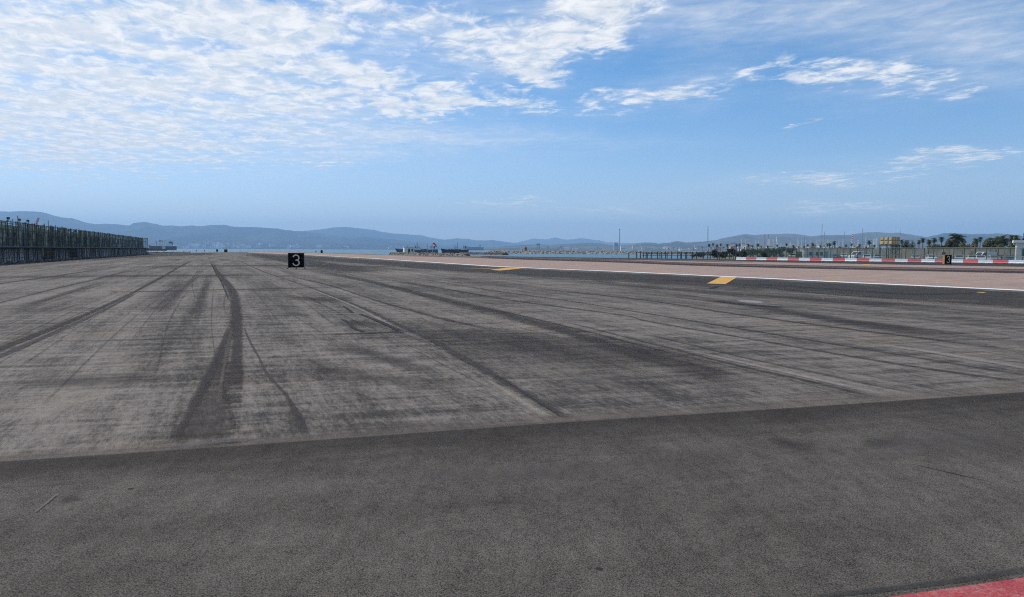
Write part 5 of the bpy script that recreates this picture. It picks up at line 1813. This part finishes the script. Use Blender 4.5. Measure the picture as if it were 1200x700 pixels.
# ------------------------------------------------------------------ long netted scaffold on the left
M_SC = simple('scaffold_tube', (.030, .032, .032), .6, .3, 2)
M_PLANK = simple('scaffold_plank', (.06, .05, .04), .9, .3, 2)


def m_net():
    m, g, bs, out = material('green_debris_net')
    tcn = g.n('ShaderNodeTexCoord').outputs['Object']
    oi = g.n('ShaderNodeObjectInfo').outputs['Random']
    x, y, z = g.sep(tcn)
    n = g.noise(g.vec(g.m('ADD', g.m('MULTIPLY', x, 2.6), g.m('MULTIPLY', oi, 90)), g.m('MULTIPLY', z, .7)), 1.2, 5, .65)
    c = g.mix(g.ss(n, .35, .7), (.030, .044, .036), (.19, .225, .20))
    f = g.ss(oi, 0, 1, .75, 1.3)
    c = g.mix(1.0, c, g.vec(f, f, f), 'MULTIPLY')
    g.put(bs.inputs['Base Color'], c)
    bs.inputs['Roughness'].default_value = .9
    tr = g.n('ShaderNodeBsdfTranslucent')
    g.put(tr.inputs[0], g.mix(1.0, c, (1.0, 1.12, 1.06), 'MULTIPLY'))
    mx = g.n('ShaderNodeMixShader'); mx.inputs[0].default_value = .30
    g.nt.links.new(bs.outputs[0], mx.inputs[1]); g.nt.links.new(tr.outputs[0], mx.inputs[2])
    tp = g.n('ShaderNodeBsdfTransparent')
    mx2 = g.n('ShaderNodeMixShader')
    n2_ = g.noise(g.vec(g.m('ADD', x, g.m('MULTIPLY', oi, 50)), z), .9, 4, .7)
    g.put(mx2.inputs[0], g.ss(n2_, .50, .74, .06, .45))
    g.nt.links.new(mx.outputs[0], mx2.inputs[1]); g.nt.links.new(tp.outputs[0], mx2.inputs[2])
    g.nt.links.new(mx2.outputs[0], out.inputs[0])
    return m


M_NET = m_net()
M_SHEET = simple('grey_hoarding', (.42, .40, .38), .85, .5, .9, rnd=.5)
S0 = Vector((-51.3, 71.5, 0)); S1 = Vector((-103.4, 201.5, 0))
sdv = (S1 - S0); SL = sdv.length; sdv.normalize()
S00 = S0 - sdv * 18                      # the scaffold goes on past the left frame edge
SL += 18
sc_e = empty('scaffold', (S00.x, S00.y, 0), math.atan2(sdv.y, sdv.x), 'long dark scaffold wall hung with green netting along the left of the apron', 'scaffold')
H = 4.45
BAY = 2.0
nb = int(SL / BAY)
DEP = 1.5
rs = random.Random(11)
post = [MB().tube((0, 0, 0), (0, 0, h), .036, .036, 6).tube((0, 0, 0), (0, 0, .04), .11, .11, 6).mesh('upright', M_SC) for h in (H - .15, H + .02, H + .16, H + .62)]
for i in range(nb + 1):
    x = i * BAY
    k = rs.choice((0, 0, 1, 2)) if i * BAY < 60 else rs.choice((0, 0, 1))
    if i in (8, 12, 19): k = 3
    o = link('upright', post[k], sc_e); o.location = (x, 0, 0)
    if x < 75:
        o = link('upright', post[rs.choice((0, 1))], sc_e); o.location = (x + BAY * .5 + rs.uniform(-.2, .2), -.05 if i % 2 else .25, 0)
    if i % 2 == 0:
        o = link('upright', post[0], sc_e); o.location = (x, DEP, 0)
# net panels: upper tier, between 1.75 m and the top
for i in range(nb):
    x = i * BAY
    hh = H - rs.uniform(.0, .12)
    if i >= nb - 5: continue
    z0 = 1.72
    pts = []
    b = MB()
    nx, nz = 6, 6
    for r_ in range(nz + 1):
        for c in range(nx + 1):
            b.v.append((c / nx * (BAY - .04) + .02, .09 * math.sin(c * 1.9 + i) * math.sin(math.pi * c / nx) + rs.uniform(-.02, .02), z0 + (hh - z0) * r_ / nz))
    for r_ in range(nz):
        for c in range(nx):
            a = r_ * (nx + 1) + c
            if x < 26 + 20 and x > 8 and r_ == nz - 1 and rs.random() < .3: continue
            if (49 < x < 59) and r_ >= nz - 2 and rs.random() < .35: continue
            b.f.append([a, a + 1, a + nx + 2, a + nx + 1]); b.mi.append(0)
    o = b.build('net_panel', M_NET, sc_e); o.location = (x, .12, 0)
    # backing net on the rear row for the nearer, denser part
    if x < 100:
        pb = MB().poly([(0.02, 0, z0), (BAY - .02, 0, z0), (BAY - .02, 0, hh - .35), (.02, 0, hh - .35)])
        o = pb.build('net_panel', M_NET, sc_e); o.location = (x, DEP + .1, 0)
# lower tier: hoarding sheets set back, some bays open, with net added behind to darken them
for i in range(nb):
    x = i * BAY
    if 40 <= x <= 47 or rs.random() < .10: 
        dk = MB().poly([(0.02, 0, .05), (BAY - .02, 0, .05), (BAY - .02, 0, 1.6), (.02, 0, 1.6)]).build('net_panel', M_NET, sc_e); dk.location = (x, DEP + .9, 0)
        continue
    hp = MB().box(.05, BAY - .05, 0, .04, .06, 1.58)
    for q in range(5): hp.box(.2 + q * .38, .26 + q * .38, -.03, 0, .06, 1.58)
    o = hp.build('hoarding_sheet', M_SHEET, sc_e); o.location = (x, (DEP - .2) if x < 58 else .35, 0)
for i in range(nb):
    o = MB().box(.0, BAY, 0, .05, .02, 1.66).build('dark_gap_backing', M_SC, sc_e); o.location = (i * BAY, DEP + 1.6, 0)  # dark boards added behind the lower tier to close its bright gaps
# ledgers and the dark middle beam
for z, y, r_ in ((1.66, -.06, .085), (1.62, .1, .1), (.55, 0, .035), (1.1, .0, .03), (2.6, 0, .03), (3.5, 0, .03), (H - .15, 0, .035), (H - .15, DEP, .035), (2.6, DEP, .03), (1.66, DEP, .08)):
    MB().tube((0, y, z), (SL, y, z), r_, r_, 6).build('ledger', M_SC, sc_e)
pl_me = MB().box(.02, BAY - .02, .15, DEP - .1, 1.7, 1.75).mesh('plank', M_PLANK)
pl2 = MB().box(.02, BAY - .02, .25, DEP - .15, H - 1.0, H - .95).mesh('plank', M_PLANK)
for i in range(nb):
    o = link('plank', pl_me, sc_e); o.location = (i * BAY, 0, 0)
    if i % 3: o = link('plank', pl2, sc_e); o.location = (i * BAY, 0, 0)
br = MB().tube((0, .03, .2), (BAY * 2, .03, H - .4), .03, .03, 5).mesh('brace', M_SC)
for i in range(0, nb - 2, 5):
    o = link('brace', br, sc_e); o.location = (i * BAY, 0, 0)
# concrete blocks holding the foot
cb = MB().box(-.35, .35, -.35, .25, .0, .22).mesh('foot_block', M_STONE)
for i in range(0, nb + 1, 2):
    o = link('foot_block', cb, sc_e); o.location = (i * BAY, -.1, 0)
# raised end frame
MB().tube((SL, 0, 0), (SL, 0, H + .1), .07, .07, 6).tube((SL, DEP * 1.6, 0), (SL, DEP * 1.6, H + .1), .07, .07, 6).tube((SL, 0, H), (SL, DEP * 1.6, H), .05, .05, 6).build('end_frame', M_SC, sc_e)


def wallpt(px, off):
    """point on the scaffold line under a photograph column"""
    k = (px - 600) / F / math.cos(PITCH)
    # S00 + t*sdv, x = k*y
    t = (k * S00.y - S00.x) / (sdv.x - k * sdv.y)
    return t


for px, lb, hh in ((1, 'first dark floodlight on the scaffold top at the left edge', 4.62), (13.2, 'dark floodlight on the scaffold top beside the tallest upright', 4.64), (26, 'third dark floodlight along the scaffold top', 4.64), (36, 'fourth floodlight, left of the red crane jib', 4.66)):
    t = wallpt(px, 0)
    p = S00 + sdv * t
    e = empty('floodlight', (p.x, p.y, 4.35), R(20), lb, 'floodlight')
    MB().tube((0, .3, 0), (0, .3, hh - 4.45), .04, .04, 6).build('bracket', M_SC, e)
    MB().box(-.13, .13, .02, .2, hh - 4.45, hh - 4.45 + .22).build('housing', M_DSTEEL, e, bevel=.02)
    MB().box(-.11, .11, .0, .019, hh - 4.43, hh - 4.45 + .2).build('lens', M_GLASS, e)
# red crane jib behind the scaffold
Yc = 260
e = empty('mobile_crane', (XY(39, Yc), Yc, 0), 0, 'red mobile crane whose jib shows above the scaffold', 'crane')
MB().box(-4, 3, -1.3, 1.3, .9, 2.6).build('carrier', M_RSTEEL, e)
for x in (-3, -1.4, 1.6):
    for s_ in (-1, 1): MB().tube((x, s_ * 1.0, .55), (x, s_ * 1.4, .55), .55, .55, 12).build('wheel', M_TYRE, e)
ct = AT(45.2, 255.6, Yc)
b = MB(); p0 = Vector((-1, 0, 2.6)); p1 = Vector((ct.x - XY(39, Yc), 0, ct.z))
for dx_ in (-.35, .35):
    for dy_ in (-.35, .35): b.tube(p0 + Vector((dx_, dy_, 0)), p1 + Vector((dx_ * .5, dy_ * .5, 0)), .08, .06, 4)
for k in range(12):
    a_ = p0.lerp(p1, k / 12); c_ = p0.lerp(p1, (k + 1) / 12)
    b.tube(a_ + Vector((-.3, -.3, 0)), c_ + Vector((.3, -.3, 0)), .05, .05, 4)
b.build('jib', M_RSTEEL, e)
MB().box(-2.6, -.2, -1.2, 1.2, 2.62, 4.2).build('cab', M_WSTEEL, e)

# ------------------------------------------------------------------ haze over land and water
hz = MB().box(-18500, 18500, -3000, 23500, -9, 860)
hm = bpy.data.materials.new('haze_air')
hm.use_nodes = True
nt = hm.node_tree
nt.nodes.clear()
ho = nt.nodes.new('ShaderNodeOutputMaterial')
pv = nt.nodes.new('ShaderNodeVolumePrincipled')
pv.inputs['Color'].default_value = (.42, .68, 1.0, 1)
pv.inputs['Density'].default_value = 8.2e-5
pv.inputs['Anisotropy'].default_value = 0.1
nt.links.new(pv.outputs[0], ho.inputs['Volume'])
o = hz.build('haze', hm)
o['kind'] = 'stuff'
